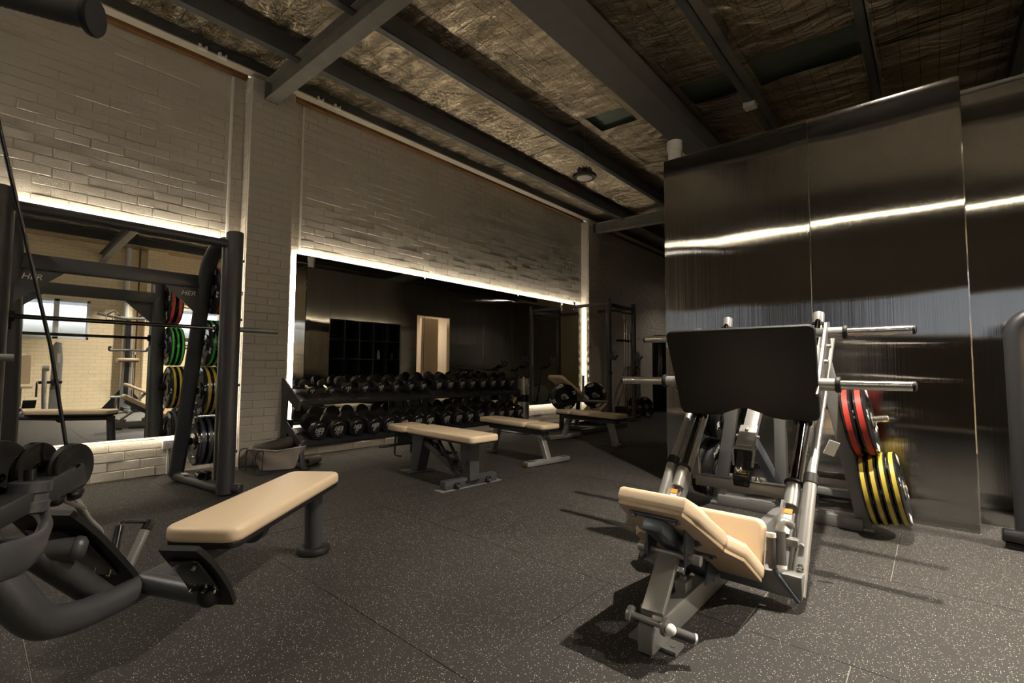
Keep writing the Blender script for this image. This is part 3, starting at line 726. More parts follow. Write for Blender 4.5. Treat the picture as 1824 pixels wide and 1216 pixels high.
pad(G(T), rrect(.235, 0, .245, .04), Vector((LX, 2.375, .135)), UX, S_, -.065 if UX.cross(S_).dot(Sn) > 0 else .065, .022).obj('seat_pad', m_tan, T)
pad(G(T), rrect(.225, .01, .235, .03), Vector((LX, 2.436, .117)), UX, S_, -.02 if UX.cross(S_).dot(Sn) > 0 else .02, .002).obj('seat_shell', m_tanside, T)
g = G(T); g.prism([(LX-.03, 2.44, .10), (LX-.03, 2.60, .10), (LX-.03, 2.58, .31), (LX-.03, 2.50, .31)], (.06, 0, 0)); g.obj('seat_mount', m_blue, T)
g = G(T); g.prism([(LX+.045, 2.20, .10), (LX+.045, 2.45, .10), (LX+.045, 2.42, .20), (LX+.045, 2.27, .22)], (.008, 0, 0)); g.prism([(LX-.053, 2.20, .10), (LX-.053, 2.45, .10), (LX-.053, 2.42, .20), (LX-.053, 2.27, .22)], (.008, 0, 0))
g.cyl((LX-.075, 2.32, .175), (LX+.075, 2.32, .175), .020, 14); g.obj('hinge_bracket', m_blue, T)
# cross tube carrying the rails, near floor
g = G(T); g.bar((sx_(-.46, -1), 2.47, .10), (-.46, 2.47, .10), .07, .10, bev=.006); g.obj('front_cross_tube', m_silverd, T)
DY = .68; DZ_ = .733
def rp(x, q): return Vector((x, 2.81+DY*q, .47+DZ_*q))   # q along the 45 degree rail, metres
for s in (1, -1):
    xr = sx_(-.555, s); xo = sx_(-.483, s); xi = sx_(-.575, s)
    g = G(T); g.bar(rp(xr, -.48)-Vector((0, 0, .055)), rp(xr, 1.24)-Vector((0, 0, .055)), .05, .075, up=(0, -.7, .7), bev=.005); g.obj('inclined_rail', m_silver, T)
    g = G(T); g.cyl(rp(xr-.0, -.02), rp(xr, 1.25), .0185, 18); g.obj('guide_rod', m_darkchrome, T)
    g = G(T); g.cyl(rp(xr, -.13), rp(xr, .0), .034, 20, bev=.003); g.prism([rp(xr-.03, -.13), rp(xr-.03, .0)-Vector((0, -.0, 0)), rp(xr-.03, .0)+Vector((0, .05, -.07)), rp(xr-.03, -.20)+Vector((0, .03, -.06))], (.06, 0, 0)); g.obj('rod_housing', m_silver, T)
    g = G(T); g.lathe([(.02, 0), (.043, 0), (.045, .006), (.043, .012), (.02, .012), (.02, 0)], rp(xr, 0), (0, DY, DZ_), 20); g.obj('rubber_stop', m_blackrub, T)
    g = G(T); g.lathe([(.02, 0), (.045, 0), (.047, .010), (.045, .020), (.02, .020), (.02, 0)], rp(xr, .40), (0, DY, DZ_), 20); g.obj('rod_bushing', m_blackrub, T)
    g = G(T); g.cyl(Vector((xo, 2.465, .055)), Vector((xo, 2.83, .50)), .030, 20); g.obj('outer_tube', m_silver, T)
    g = G(T); g.cyl(Vector((xo, 2.83, .50)), Vector((xo, 3.66, 1.30)), .022, 18); g.obj('outer_rod', m_silver, T)
    g = G(T); g.cyl(Vector((xo, 2.815, .482)), Vector((xo, 2.85, .52)), .034, 18); g.obj('tube_band', m_blackrub, T)
    g = G(T); g.lathe([(0, .03), (.03, .03), (.033, .02), (.033, -.04), (0, -.04)], rp(xr, 1.27), (0, DY*.3, DZ_), 20); g.obj('end_bumper', m_silver, T)
    g = G(T); g.lathe([(.02, -.045), (.042, -.045), (.042, -.06), (.02, -.06)], rp(xr, 1.27), (0, DY*.3, DZ_), 18); g.obj('end_bumper_ring', m_blackrub, T)
    g = G(T); g.box((xo-s*.04, 2.60, .245), (.05, .05, .035), bev=.004); bolt(g, (xo-s*.0, 2.575, .245), (0, -1, 0), .012, .02); g.obj('stop_clamp', m_silver, T)
    g = G(T)
    for q in (.0, .05): bolt(g, (xo, 2.485+q*.7, .115+q), (s*.3, -.9, .3), .014, .028)
    g.obj('clamp_bolt', m_chrome, T)
    g = G(T); g.prism([(xr-.026, 2.50, .16), (xr-.026, 2.62, .16), (xr-.026, 2.80, .36), (xr-.026, 2.66, .42), (xr-.026, 2.52, .27)], (.010, 0, 0)); g.obj('rail_gusset', m_silver, T)
    # safety lever: plate, upright handle and hanging grip
    lx0 = sx_(-.565, s); 
    g = G(T); g.bar((lx0, 2.42, .165), (sx_(-.475, s), 2.44, .045), .014, .045, up=(0, -1, .2), bev=.003); g.obj('safety_lever', m_blue, T)
    g = G(T); g.cyl((lx0, 2.41, .17), (sx_(-.575, s), 2.43, .30), .019, 16, bev=.002); g.obj('lever_grip', m_grip, T)
    g = G(T); g.cyl((sx_(-.575, s), 2.43, .30), (sx_(-.576, s), 2.432, .318), .0205, 16); g.obj('grip_cap', m_white, T)
    g = G(T); g.cyl((sx_(-.535, s), 2.42, .19), (sx_(-.545, s), 2.46, .325), .021, 16, bev=.002); g.obj('side_handle_grip', m_grip, T)
    g = G(T); g.tube([(sx_(-.545, s), 2.46, .325), (sx_(-.546, s), 2.468, .345), (sx_(-.54, s), 2.48, .362), (sx_(-.525, s), 2.50, .36), (sx_(-.515, s), 2.53, .34)], .018, 14, smooth=3); g.obj('side_handle_stem', m_silver, T)
    g = G(T); g.cyl((sx_(-.535, s), 2.42, .19), (sx_(-.534, s), 2.417, .176), .0225, 16); g.obj('grip_cap', m_white, T)
    # labels
    g = G(T); p = rp(xr, -.26)+Vector((0, -.038, .0)); g.bar(p-Vector((0, .0, 0)), p+Vector((0, DY*.10, DZ_*.10)), .036, .002, up=(0, -.7, .7), bev=0); lb_ = g.obj('warning_label', m_label, T)
    g = G(T); p = rp(xr, -.155)+Vector((0, -.0385, 0)); g.bar(p, p+Vector((0, DY*.025, DZ_*.025)), .036, .0024, up=(0, -.7, .7), bev=0); g.obj('orange_stripe', m_orange, T)
# carriage
P0_ = Vector((LX, 3.027, .775)); UP_ = Vector((0, -.201, .497)).normalized(); PN = UX.cross(UP_)   # towards the camera / down
if PN.y > 0: PN = -PN
def pp(a, b): return P0_+UX*a+UP_*b
HT = .545
out = []
def arc(cx, cy, r, a0, a1, k=4):
    for j in range(k+1):
        a = R(a0+(a1-a0)*j/k); out.append((cx+r*math.cos(a), cy+r*math.sin(a)))
arc(.395-.035, HT-.035, .035, 0, 90); arc(-.395+.035, HT-.035, .035, 90, 180); arc(-.375+.035, .035, .035, 180, 270)
out += [(-.20, 0), (-.135, .004), (-.04, .062), (-.015, .070), (.015, .070), (.04, .062), (.135, .004), (.20, 0)]
arc(.375-.035, .035, .035, 270, 360)
g = G(T); g.prism([pp(a, b) for a, b in out], -PN*.035, .010); g.obj('foot_plate', m_blackrub, T)
for s in (1, -1):
    g = G(T); g.bar(pp(s*.20, .02)-PN*.06, pp(s*.20, .50)-PN*.06, .05, .05, up=PN, bev=.004); g.obj('plate_support', m_silver, T)
    xr = sx_(-.555, s); xp = sx_(-.455, s)
    g = G(T); g.prism([(xp, 2.92, .93), (xp, 3.02, .90), (xp, 3.40, 1.22), (xp, 3.38, 1.34), (xp, 3.28, 1.33)], (-s*.012, 0, 0), 0)
    for yy, zz in ((3.05, 1.0), (3.15, 1.10), (3.25, 1.19)): bolt(g, (xp, yy, zz), (s, 0, 0), .012, .02)
    g.obj('carriage_side_plate', m_silver, T)
    g = G(T); g.cyl(rp(xr, .42), rp(xr, .60), .036, 18); g.cyl(rp(xr, .80), rp(xr, .98), .036, 18); g.obj('linear_bearing', m_silver, T)
    g = G(T); g.bar((LX, 3.02, .98), (xp, 3.02, .98), .05, .05, bev=.004); g.bar((LX, 3.33, 1.275), (xp, 3.33, 1.275), .05, .05, bev=.004); g.obj('carriage_cross_bar', m_silver, T)
    for (y, z) in ((2.99, .978), (3.331, 1.273)):
        xs0 = sx_(-.43, s)
        g = G(T); g.cyl((sx_(-.46, s), y, z), (sx_(-.385, s), y, z), .033, 20, bev=.002); g.obj('peg_socket', m_silver, T)
        g = G(T); g.lathe([(.02, 0), (.040, 0), (.042, .006), (.042, .018), (.040, .022), (.02, .022), (.02, 0)], (sx_(-.385, s), y, z), (s, 0, 0), 22); g.obj('rubber_washer', m_blackrub, T)
        g = G(T); g.cyl((sx_(-.375, s), y, z), (sx_(-.075, s), y, z), .0245, 22); g.obj('plate_peg', m_chrome, T)
        g = G(T); g.lathe([(0.0245, 0), (.0255, .003), (.0245, .012), (.015, .018), (0, .019)], (sx_(-.078, s), y, z), (s, 0, 0), 20); g.obj('peg_end_cap', m_blackrub if s > 0 else m_blackrub, T)
# cross step with grip tape
g = G(T); g.bar((LX-.27, 2.99, .385), (LX+.27, 2.99, .385), .075, .060, bev=.006); g.obj('rear_cross_tube', m_silverd, T)
for s in (1, -1):
    G(T).box((LX+s*.16, 2.99, .4165), (.17, .07, .002)).obj('grip_tape', m_anti, T)
    G(T).bar((LX+s*.27, 2.99, .385), (LX+s*.30, 3.02, .60), .05, .03, up=(0, 1, 0)).obj('cross_tube_gusset', m_silverd, T)
# central arm with spring pin
g = G(T); g.bar((LX+.005, 3.22, .80), (LX+.005, 3.02, .60), .075, .055, up=(0, -.7, .7), bev=.004); g.obj('carriage_hook_arm', m_silver, T)
g = G(T); g.bar((LX+.005, 3.10, .71), (LX+.005, 2.985, .605), .095, .04, up=(0, -.7, .7), bev=.003)
for s in (-1, 1):
    for q in (0, 1): bolt(g, (LX+s*.047, 3.07-.06*q, .66-.06*q), (s, 0, 0), .009, .018)
bolt(g, (LX, 3.06, .70), (0, -.7, .7), .010, .012); g.obj('hook_clamp_plate', m_silver, T)
g = G(T); g.tube(fillet([(LX-.05, 2.96, .50), (LX-.06, 2.975, .60), (LX+.06, 2.975, .60), (LX+.05, 2.96, .50)], .02), .007, 8); g.obj('hook_loop', m_silverd, T)
g = G(T); g.cyl((LX-.005, 2.955, .585), (LX-.01, 2.925, .50), .019, 16); g.obj('release_handle', m_blackrub, T)
G(T).ball((LX-.011, 2.918, .487), .023).obj('release_knob', m_chrome, T)
g = G(T); g.box((LX-.005, 2.965, .432), (.085, .075, .075), Euler((.25, 0, 0)).to_matrix(), bev=.008); g.obj('latch_block', m_gloss, T)
g = G(T); g.box((LX-.005, 2.928, .435), (.066, .002, .030), Euler((.25, 0, 0)).to_matrix()); g.obj('warning_label', m_label, T); g = G(T); g.box((LX-.005, 2.934, .462), (.066, .002, .016), Euler((.25, 0, 0)).to_matrix()); g.obj('orange_stripe', m_orange, T)
g = G(T); g.box((LX+.075, 2.975, .425), (.035, .05, .012), bev=.003); bolt(g, (LX+.075, 2.975, .431), (0, 0, 1), .013, .018); g.obj('bolt_pad', m_chrome, T)
g = G(T); g.box((-.40, 2.90, .66), (.05, .004, .075), Euler((.2, .35, .5)).to_matrix()); g.obj('hanging_tag', m_white, T)
# rear frame
g = G(T); g.bar((-1.30, 3.95, .04), (-.38, 3.95, .04), .075, .08, bev=.006); g.obj('rear_floor_bar', m_silverd, T)
g = G(T); g.box((LX, 3.95, .082), (.50, .07, .002)); g.obj('grip_tape', m_anti, T)
g = G(T); g.bar((-1.28, 4.06, .20), (-.42, 4.06, .20), .05, .05, bev=.006); g.obj('rear_tie_bar', m_silverd, T)
g = G(T); g.bar((LX-.015, 3.95, .08), (LX-.015, 3.95, 1.28), .075, .075, bev=.005); g.obj('rear_post', m_silverd, T)
g = G(T); g.bar((LX+.02, 3.92, .10), (LX-.06, 3.35, .62), .06, .06, bev=.005); g.obj('diagonal_brace', m_blue, T)
g = G(T); g.bar((-1.13, 3.78, 1.30), (-.55, 3.78, 1.30), .06, .06, bev=.005); g.obj('top_cross_tube', m_silver, T)
for s in (1, -1):
    b0 = Vector((sx_(-.37, s), 3.97, .02)); b1 = Vector((sx_(-.60, s), 3.90, 1.30)); lean = (b1-b0).normalized()
    g = G(T); g.bar(b0, b1, .085, .055, up=(0, 1, 0), bev=.005); g.obj('storage_leg', m_silverd, T)
    g = G(T); g.box((b0.x, b0.y, .012), (.10, .10, .024), bev=.006); g.obj('leg_foot', m_silverd, T)
    out_ = Vector((0, 1, 0)).cross(lean)*s
    if out_.x*s < 0: out_ = -out_
    if out_.z < 0: out_ = Vector((out_.x, out_.y, -out_.z))
    for z, ln in ((.245, .27), (.68, .27)):
        p = b0+lean*(z/lean.z)
        g = G(T); g.cyl(p, p+out_*ln, .024, 18, bev=.003); g.obj('storage_peg', m_chrome, T)
    if s == 1:
        p = b0+lean*(.245/lean.z); plate_stack(p, out_, [.05]*4, .225, m_yellow, '15', ['yellow-banded black weight plate innermost on the low peg of the leg press', 'yellow-banded weight plate second from the inside on the low peg of the leg press', 'yellow-banded weight plate second from the outside on the low peg of the leg press', 'yellow-banded weight plate outermost on the low peg of the leg press'], 'yellow plates on the leg press', start=.048)
        p = b0+lean*(.68/lean.z); plate_stack(p, out_, [.07, .07], .225, m_red, '25', ['red-banded weight plate inner of two on the right upper peg of the leg press', 'red-banded weight plate outer of two on the right upper peg of the leg press'], 'red plates on the leg press', start=.042)
    else:
        p = b0+lean*(.245/lean.z); plate_stack(p, out_, [.06, .06], .225, None, '20', ['black weight plate on the lower left peg of the leg press, inner of two', 'black weight plate on the lower left peg of the leg press, outer of two'], 'black plates on the left of the leg press', start=.042)
        p = b0+lean*(.68/lean.z); plate_stack(p, out_, [.06, .06], .20, None, '20', ['black weight plate on the upper left peg of the leg press, inner of two', 'black weight plate on the upper left peg of the leg press, outer of two'], 'black plates on the left of the leg press', start=.042)

# ------------------------------------------------------------------ smith machine
SX, SY0, SY1 = -4.40, .085, 1.44
T = thing('smith_machine', 'charcoal smith machine rack standing in front of the left mirror', 'smith machine', (-4.85, .8, 0))
def slant_post(y):
    g = G(T); n = 28; ra = []; rb = []
    for k in range(n):
        a = 2*PI*k/n; x = SX+.066*math.cos(a); yy = y+.066*math.sin(a)
        ra.append(g.b.verts.new(Vector((x, yy, .02))-g.o)); rb.append(g.b.verts.new(Vector((x, yy, 2.175+.012*math.cos(a)))-g.o))
    g.skin([ra, rb]); return g.obj('upright_post', m_char, T)
for y, s in ((SY0, -1), (SY1, 1)):
    slant_post(y)
    ys = y-.02*s; yl = 1.335 if s > 0 else .25
    g = G(T); g.box((SX-.075, y-s*.055, 1.12), (.02, .03, 2.0), bev=.002); g.obj('guide_rail', m_silver, T)
    g = G(T)
    for k in range(14): g.prism([(SX-.125, y-s*.05, .25+k*.13), (SX-.075, y-s*.05, .28+k*.13), (SX-.075, y-s*.05, .36+k*.13), (SX-.10, y-s*.05, .33+k*.13)], (0, .012, 0), 0)
    g.obj('safety_hook_strip', m_silverd, T)
    # bowed rear leg
    pts = [(SX-.04, y-s*.02, 2.10), (SX-.14, y-s*.03, 2.12), (SX-.27, y-s*.05, 2.09), (SX-.38, y-s*.07, 1.98), (SX-.45, y-s*.08, 1.80), (SX-.52, y-s*.09, 1.50), (SX-.62, y-s*.11, 1.0), (SX-.74, y-s*.12, .50), (SX-.87, y-s*.13, .06)]
    g = G(T); g.tube(pts, .045, 16, up=(0, 1, 0), ry=.062, smooth=4); g.obj('bowed_rear_leg', m_char, T)
    g = G(T); g.tube([(SX, y, .05), (SX-.89, y-s*.13, .05)], .045, 16); g.obj('floor_tube', m_char, T)
    g = G(T); g.cyl((SX-.02, y, .06), (SX+.09, y+s*.09, .05), .042, 16, bev=.006); g.obj('front_stub_foot', m_char, T)
    g = G(T)
    for z in (.35, .9, 1.45, 1.95): bolt(g, (SX+.01, y+s*.062, z), (0, s, 0), .012, .014)
    g.obj('post_bolt', m_black, T)
    # storage pegs
    lx = lambda z: SX-.45-.42*(1.80-z)/1.74
    for z in ((.36, .83, 1.27, 1.74) if s > 0 else (.36, .83, 1.27)):
        g = G(T); q = Vector((lx(z), y-s*.11, z)); g.cyl(q, q+Vector((0, s*.34, 0)), .024, 16); g.obj('storage_peg', m_chrome, T)
        g = G(T); g.cyl(q, q+Vector((0, s*.075, 0)), .035, 16, bev=.004); g.obj('peg_collar', m_blackrub, T)
G(T).tube([(SX+.0, SY0, 2.08), (SX+.0, SY1, 2.08)], .035, 16).obj('top_cross_tube', m_char, T)
G(T).bar((SX-.46, SY0+.08, 1.80), (SX-.46, SY1-.08, 1.80), .06, .115, bev=.012).obj('rear_cross_beam', m_char, T)
for y, s in ((SY0+.10, 1), (SY1-.12, -1)):
    g = G(T); g.prism([(SX-.45, y, 1.745), (SX-.45, y+s*.26, 1.745), (SX-.45, y, 1.50)], (-.02, 0, 0), 0); gu = g.obj('corner_gusset', m_char, T)
    put_text('HER', .06, Vector((SX-.449, y+s*.085, 1.69))-Vector(T.location), (0, 1, 0), (0, 0, 1), gu)
g = G(T); g.box((SX-.65, SY1-.12, .098), (.10, .04, .003)); g.obj('paper_label', m_label, T)
g = G(T); g.box((SX-.28, SY1-.05, .13), (.07, .05, .07), bev=.01); g.cyl((SX-.26, SY1-.10, .13), (SX-.34, SY1-.10, .13), .03, 14); g.obj('bar_catch_buffer', m_gloss, T)
G(T).cyl((SX+.10, SY0-.32, 1.10), (SX+.10, SY0+.10, 1.10), .0225, 18, bev=.003).obj('bar_rest_peg', m_silverd, T)
G(T).box((SX+.07, SY0-.06, 1.10), (.06, .07, .10), bev=.01).obj('peg_mount', m_char, T)
B_ = thing('smith_barbell', 'long grey bar held across the smith machine at chest height', 'barbell', (SX-.11, .8, 1.375))
G(B_).cyl((SX-.11, SY0+.04, 1.375), (SX-.11, SY1-.04, 1.375), .0155, 16).obj('bar_shaft', m_darkchrome, B_)
for s, y in ((1, SY1), (-1, SY0)):
    G(B_).cyl((SX-.11, y-s*.05, 1.375), (SX-.11, y+s*.42, 1.375), .0225, 18).obj('bar_sleeve', m_silverd, B_)
    G(B_).cyl((SX-.11, y-s*.10, 1.375), (SX-.11, y-s*.02, 1.375), .036, 18, bev=.004).obj('bearing_block', m_gloss, B_)
    g = G(B_); g.tube([(SX-.11, y-s*.08, 1.375), (SX-.15, y-s*.08, 1.33), (SX-.16, y-s*.08, 1.29)], .009, 8, smooth=3); g.obj('catch_hook', m_gloss, B_)
def plates_at(z, ths, band, wt, names, grp, rad=.225, s=1):
    y = SY1 if s > 0 else SY0; x = SX-.45-.42*(1.80-z)/1.74
    plate_stack((x, y-s*.11, z), (0, s, 0), ths, rad, band, wt, names, grp, start=.082)
plates_at(.36, [.058]*4, m_blueband, '20', ['navy-banded black weight plate innermost on the lowest peg of the smith machine', 'navy-banded plate second from inside on the lowest smith machine peg', 'navy-banded plate third from inside on the lowest smith machine peg', 'navy-banded plate outermost on the lowest smith machine peg'], 'navy plates on the smith machine')
plates_at(.83, [.05]*4, m_yellow, '15', ['yellow-banded weight plate innermost on the second peg of the smith machine', 'yellow-banded plate second from inside on the smith machine', 'yellow-banded plate third from inside on the smith machine', 'yellow-banded plate outermost on the smith machine'], 'yellow plates on the smith machine')
plates_at(1.27, [.043]*3, m_green, '10', ['green-banded weight plate innermost on the smith machine', 'green-banded weight plate middle of three on the smith machine', 'green-banded weight plate outermost on the smith machine'], 'green plates on the smith machine', .21)
plates_at(1.74, [.065, .065], m_red, '25', ['red-banded weight plate inner of two on the top peg of the smith machine', 'red-banded weight plate outer of two on the top peg of the smith machine'], 'red plates on the smith machine', .215)

# ------------------------------------------------------------------ low row machine (foreground left)
RD = Vector((-.6392, .7690, 0)); RN = Vector((.7690, .6392, 0)); RP = Vector((-2.68, 1.335, 0))
def q_(t, s, z): return RP-RD*t+RN*s+Vector((0, 0, z))
T = thing('low_row_machine', 'black seated low row machine with long tan bench and foot plates', 'rowing machine', tuple(q_(.8, 0, 0)))
mrot = Matrix((RD, -RN, Vector((0, 0, 1)))).transposed()
pad(G(T), [(a, b) for a, b in rrect(.145, -.97, .03, .05)], q_(0, 0, .395), RN, RD, .060, .022).obj('bench_pad', m_tan, T)
pad(G(T), [(a, b) for a, b in rrect(.138, -.965, .025, .04)], q_(0, 0, .378), RN, RD, .022, .004).obj('pad_board', m_blackrub, T)
g = G(T); g.tube([q_(-.02, 0, .345), q_(.30, 0, .345), q_(.66, 0, .345)], .040, 16); g.obj('seat_beam', m_char, T)
g = G(T); cp = smoothpath([Vector(v) for v in (q_(.62, 0, .343), q_(1.05, 0, .352), q_(1.25, 0, .358), q_(1.38, 0, .368), q_(1.475, 0, .385), q_(1.545, 0, .415), q_(1.595, -.005, .48), q_(1.64, -.03, .57), q_(1.70, -.08, .68), q_(1.80, -.16, .80))], 5)
g.tube(cp, [.037+.006*min(1, max(0, (k-10)/22)) for k in range(len(cp))], 20); g.obj('curved_main_tube', m_char, T)
g = G(T); g.tube([q_(.585, 0, .343), q_(.63, 0, .343)], .064, 20); g.obj('beam_collar', m_black, T)
g = G(T); g.tube([q_(-.0, 0, .36), q_(-.02, 0, .03)], .048, 18); g.obj('rear_leg', m_char, T)
g = G(T); g.lathe([(0, 0), (.085, 0), (.09, .006), (.09, .022), (.082, .034), (.05, .036), (0, .036)], q_(-.02, 0, 0), (0, 0, 1), 28); g.obj('rubber_foot', m_blackrub, T)
# rear column, outside the frame, carries the pulleys
g = G(T); g.tube([q_(1.80, -.16, .80), q_(1.90, -.30, .80), q_(1.97, -.42, .80)], .05, 16); g.obj('column_arm', m_char, T)
g = G(T); g.tube([q_(1.97, -.45, .02), q_(1.97, -.45, 2.3)], .055, 16); g.obj('column', m_char, T)
# cross tube and right foot plate
g = G(T); g.tube([q_(1.22, .0, .37), q_(1.31, .27, .378)], .031, 18); g.obj('foot_plate_arm', m_char, T)
g = G(T); g.lathe([(.026, 0), (.033, .002), (.034, .010), (.034, .02), (.028, .030), (.016, .035), (0, .036)], q_(1.308, .265, .378), (q_(1.31, .27, .378)-q_(1.22, .0, .37)), 20); g.obj('arm_end_cap', m_blackrub, T)
def footplate(c0, c1, hw, curve=.02, nm='foot_plate', th=.016):
    g = G(T); a = Vector(c0); b = Vector(c1); n = RN.cross((b-a).normalized()).normalized(); k = 9; ra = []
    for i in range(k):
        f = i/(k-1); c = a.lerp(b, f)+n*curve*math.sin(PI*f); w_ = hw*(0.86+.14*min(1, min(f, 1-f)*5))
        ra.append([g.b.verts.new(c+RN*s*w_+n*o*th-g.o) for s, o in ((-1, -.5), (1, -.5), (1, .5), (-1, .5))])
    g.skin(ra); es = [e for e in g.b.edges]; bmesh.ops.bevel(g.b, geom=[e for e in es if e.is_manifold and e.calc_face_angle(0) > 1.0], offset=.005, segments=2, affect='EDGES')
    o = g.obj(nm, m_blackrub, T)
    g = G(T)
    for i in range(k):
        f = i/(k-1)
    g.bar(a.lerp(b, .16)+n*(curve*.55-th*.9), a.lerp(b, .70)+n*(curve*.85-th*.9), hw*1.35, .008, up=n, bev=.002); g.obj('steel_plate', m_gloss, T)
    for f, s in ((.25, -.5), (.25, .35), (.68, -.6), (.68, .0), (.68, .5)):
        g = G(T); bolt(g, a.lerp(b, f)+n*(curve*.6-th*1.1)+RN*s*hw, -n, .006, .009); g.obj('plate_bolt', m_chrome, T)
    return o
footplate(q_(1.455, .28, .565), q_(1.275, .28, .340), .060, .009)
footplate(q_(1.46, -.105, .655), q_(1.16, -.13, .315), .105, .006)
g = G(T); g.tube([q_(1.62, -.30, .60), q_(1.43, -.03, .55)], .031, 18); g.obj('second_plate_arm', m_char, T)
g = G(T); g.lathe([(.026, 0), (.033, .002), (.034, .010), (.030, .022), (.018, .030), (0, .031)], q_(1.432, -.033, .5505), (q_(1.43, -.03, .55)-q_(1.62, -.30, .60)), 20); g.obj('arm_end_cap', m_char, T)
g = G(T); g.tube([q_(1.33, -.03, .37), q_(1.50, -.10, .58)], .036, 16); g.obj('arm_strut', m_black, T)
# moulded tray / guard arc nearest the camera
gp = smoothpath([Vector(v) for v in (q_(1.50, -.30, .69), q_(1.53, -.12, .69), q_(1.545, -.03, .685), q_(1.60, .055, .675), q_(1.645, .095, .665), q_(1.69, .13, .655), q_(1.75, .160, .655), q_(1.80, .17, .66), q_(1.90, .19, .665))], 6)
g = G(T); rings = []; nn = len(gp)
for k, p in enumerate(gp):
    a = gp[max(0, k-1)]; b = gp[min(nn-1, k+1)]; t_ = (b-a).normalized(); x = Vector((0, 0, 1)).cross(t_).normalized(); y = t_.cross(x); f = k/(nn-1)
    rings.append(g.ring(p, x, y, .013, .010+.028*min(1, max(0, (f-.25)/.5)), 18))
g.skin(rings); g.obj('moulded_guard', m_char, T)
# pulleys
def pulley(c, r, w_, nm='pulley_wheel', ax=None):
    ax = Vector(ax) if ax is not None else RN*.93+RD*.15+Vector((0, 0, .0))
    g = G(T); g.lathe([(0, -w_/2), (r*.18, -w_/2), (r*.20, -w_*.35), (r*.72, -w_*.35), (r*.80, -w_*.5), (r*.97, -w_*.5), (r, -w_*.3), (r*.90, -w_*.05), (r*.90, w_*.05), (r, w_*.3), (r*.97, w_*.5), (r*.80, w_*.5), (r*.72, w_*.35), (r*.20, w_*.35), (r*.18, w_/2), (0, w_/2)], c, ax, 36)
    g.obj(nm, m_blackrub, T)
    g = G(T); bolt(g, Vector(c)+ax.normalized()*(w_/2), ax, .010, .006); g.obj('axle_bolt', m_darkchrome, T)
pulley(q_(1.495, .01, .782), .064, .026); pulley(q_(1.535, -.05, .79), .064, .026); pulley(q_(1.63, -.05, .785), .088, .03)
# swivel block
g = G(T); g.lathe([(0, -.038), (.036, -.038), (.040, -.034), (.040, -.012), (.036, -.008), (.036, .008), (.040, .012), (.040, .034), (.036, .038), (0, .038)], q_(1.60, .01, .735), (RD*.1+Vector((0, 0, 1))), 28); g.obj('swivel_drum', m_char, T)
g = G(T); g.bar(q_(1.60, .01, .735), q_(1.47, .0, .765), .055, .060, bev=.006); g.bar(q_(1.60, .01, .735), q_(1.74, .02, .70), .06, .05, bev=.006); g.obj('swivel_yoke', m_black, T)
g = G(T); g.cyl(q_(1.60, .01, .773), q_(1.60, .01, .795), .012, 12); bolt(g, q_(1.60, .01, .795), (0, 0, 1), .012, .006); g.obj('swivel_bolt', m_gloss, T)
g = G(T); g.ball(q_(1.525, .0, .712), (.024, .024, .022)); g.ball(q_(1.475, .0, .712), (.024, .024, .020)); g.obj('cable_stop_ball', m_gloss, T)
g = G(T); g.tube([q_(1.475, .0, .74), q_(1.475, .0, .69), q_(1.46, .0, .675)], .006, 8); g.tube([q_(1.50, 0, .70), q_(1.46, 0, .675), q_(1.44, 0, .66)], .007, 8); g.obj('cable_link', m_chrome, T)
# handle strap and D handle resting behind the foot plate
g = G(T); g.tube([q_(1.46, -.02, .685), q_(1.42, -.04, .67), q_(1.34, -.08, .60), q_(1.28, -.10, .55), q_(1.26, -.11, .52)], .010, 10, smooth=4); g.obj('grey_handle_strap', m_silver, T)
H = thing('cable_attachment', 'black D-shaped cable handle with rotating grip behind the foot plate', 'attachment', tuple(q_(1.14, -.2, .45)))
P1h, P2h, P3h, P4h = q_(1.15, -.16, .43), q_(1.095, -.19, .515), q_(.965, -.19, .475), q_(1.06, -.19, .33)
g = G(H); g.tube(fillet([P1h, P2h, P3h, P4h], .02), .0065, 10); g.obj('handle_frame', m_gloss, H)
G(H).cyl(P1h.lerp(P2h, .05), P1h.lerp(P2h, .85), .014, 14, bev=.002).obj('clip_body', m_gloss, H)
G(H).cyl(P3h.lerp(P4h, .18), P4h, .0155, 16).obj('grip_tube', m_silverd, H); G(H).cyl(P3h.lerp(P4h, -.03), P3h.lerp(P4h, .18), .018, 16, bev=.003).obj('grip_collar', m_gloss, H)
# cable
tag(G().tube([q_(1.50, .0, .83), q_(1.56, .0, 1.10), q_(1.71, .0, 1.60), q_(1.86, .0, 2.2)], .0042, 8).obj('pull_cable', m_gloss), 'thin black steel cable running up from the pulleys at the far left', 'cable')
# grip hanging in the top left corner
def cpos(px, py, dist):
    return Vector((0, 0, 1.05))+(d*851.363+r_*(px-912)-u_*(py-608))/851.363*dist
a_ = Vector((-1.62, -.07, 2.02)); b_ = Vector((-1.352, .122, 1.805))
gt = thing('hanging_grip', 'black knurled rubber grip poking into the top left corner', 'handle', (-1.31, .125, 1.783))
a_ = Vector((-1.567, -.236, 1.850)); b_ = Vector((-1.310, .124, 1.784)); ax_ = (b_-a_).normalized(); Lg = (b_-a_).length
g = G(gt); prof = [(0, 0)]
for k in range(72):
    h = Lg*(k/71); prof.append((.0262+(.0009 if k % 2 else -.0004), h))
prof += [(.0275, Lg+.001), (.0275, Lg+.006), (0, Lg+.006)]; g.lathe(prof, a_, ax_, 26); g.obj('knurled_sleeve', m_grip, gt)
g = G(gt); g.lathe([(0, Lg+.006), (.032, Lg+.006), (.038, Lg+.012), (.039, Lg+.020), (.036, Lg+.024), (0, Lg+.024)], a_, ax_, 30); g.obj('end_flange', m_blackrub, gt)
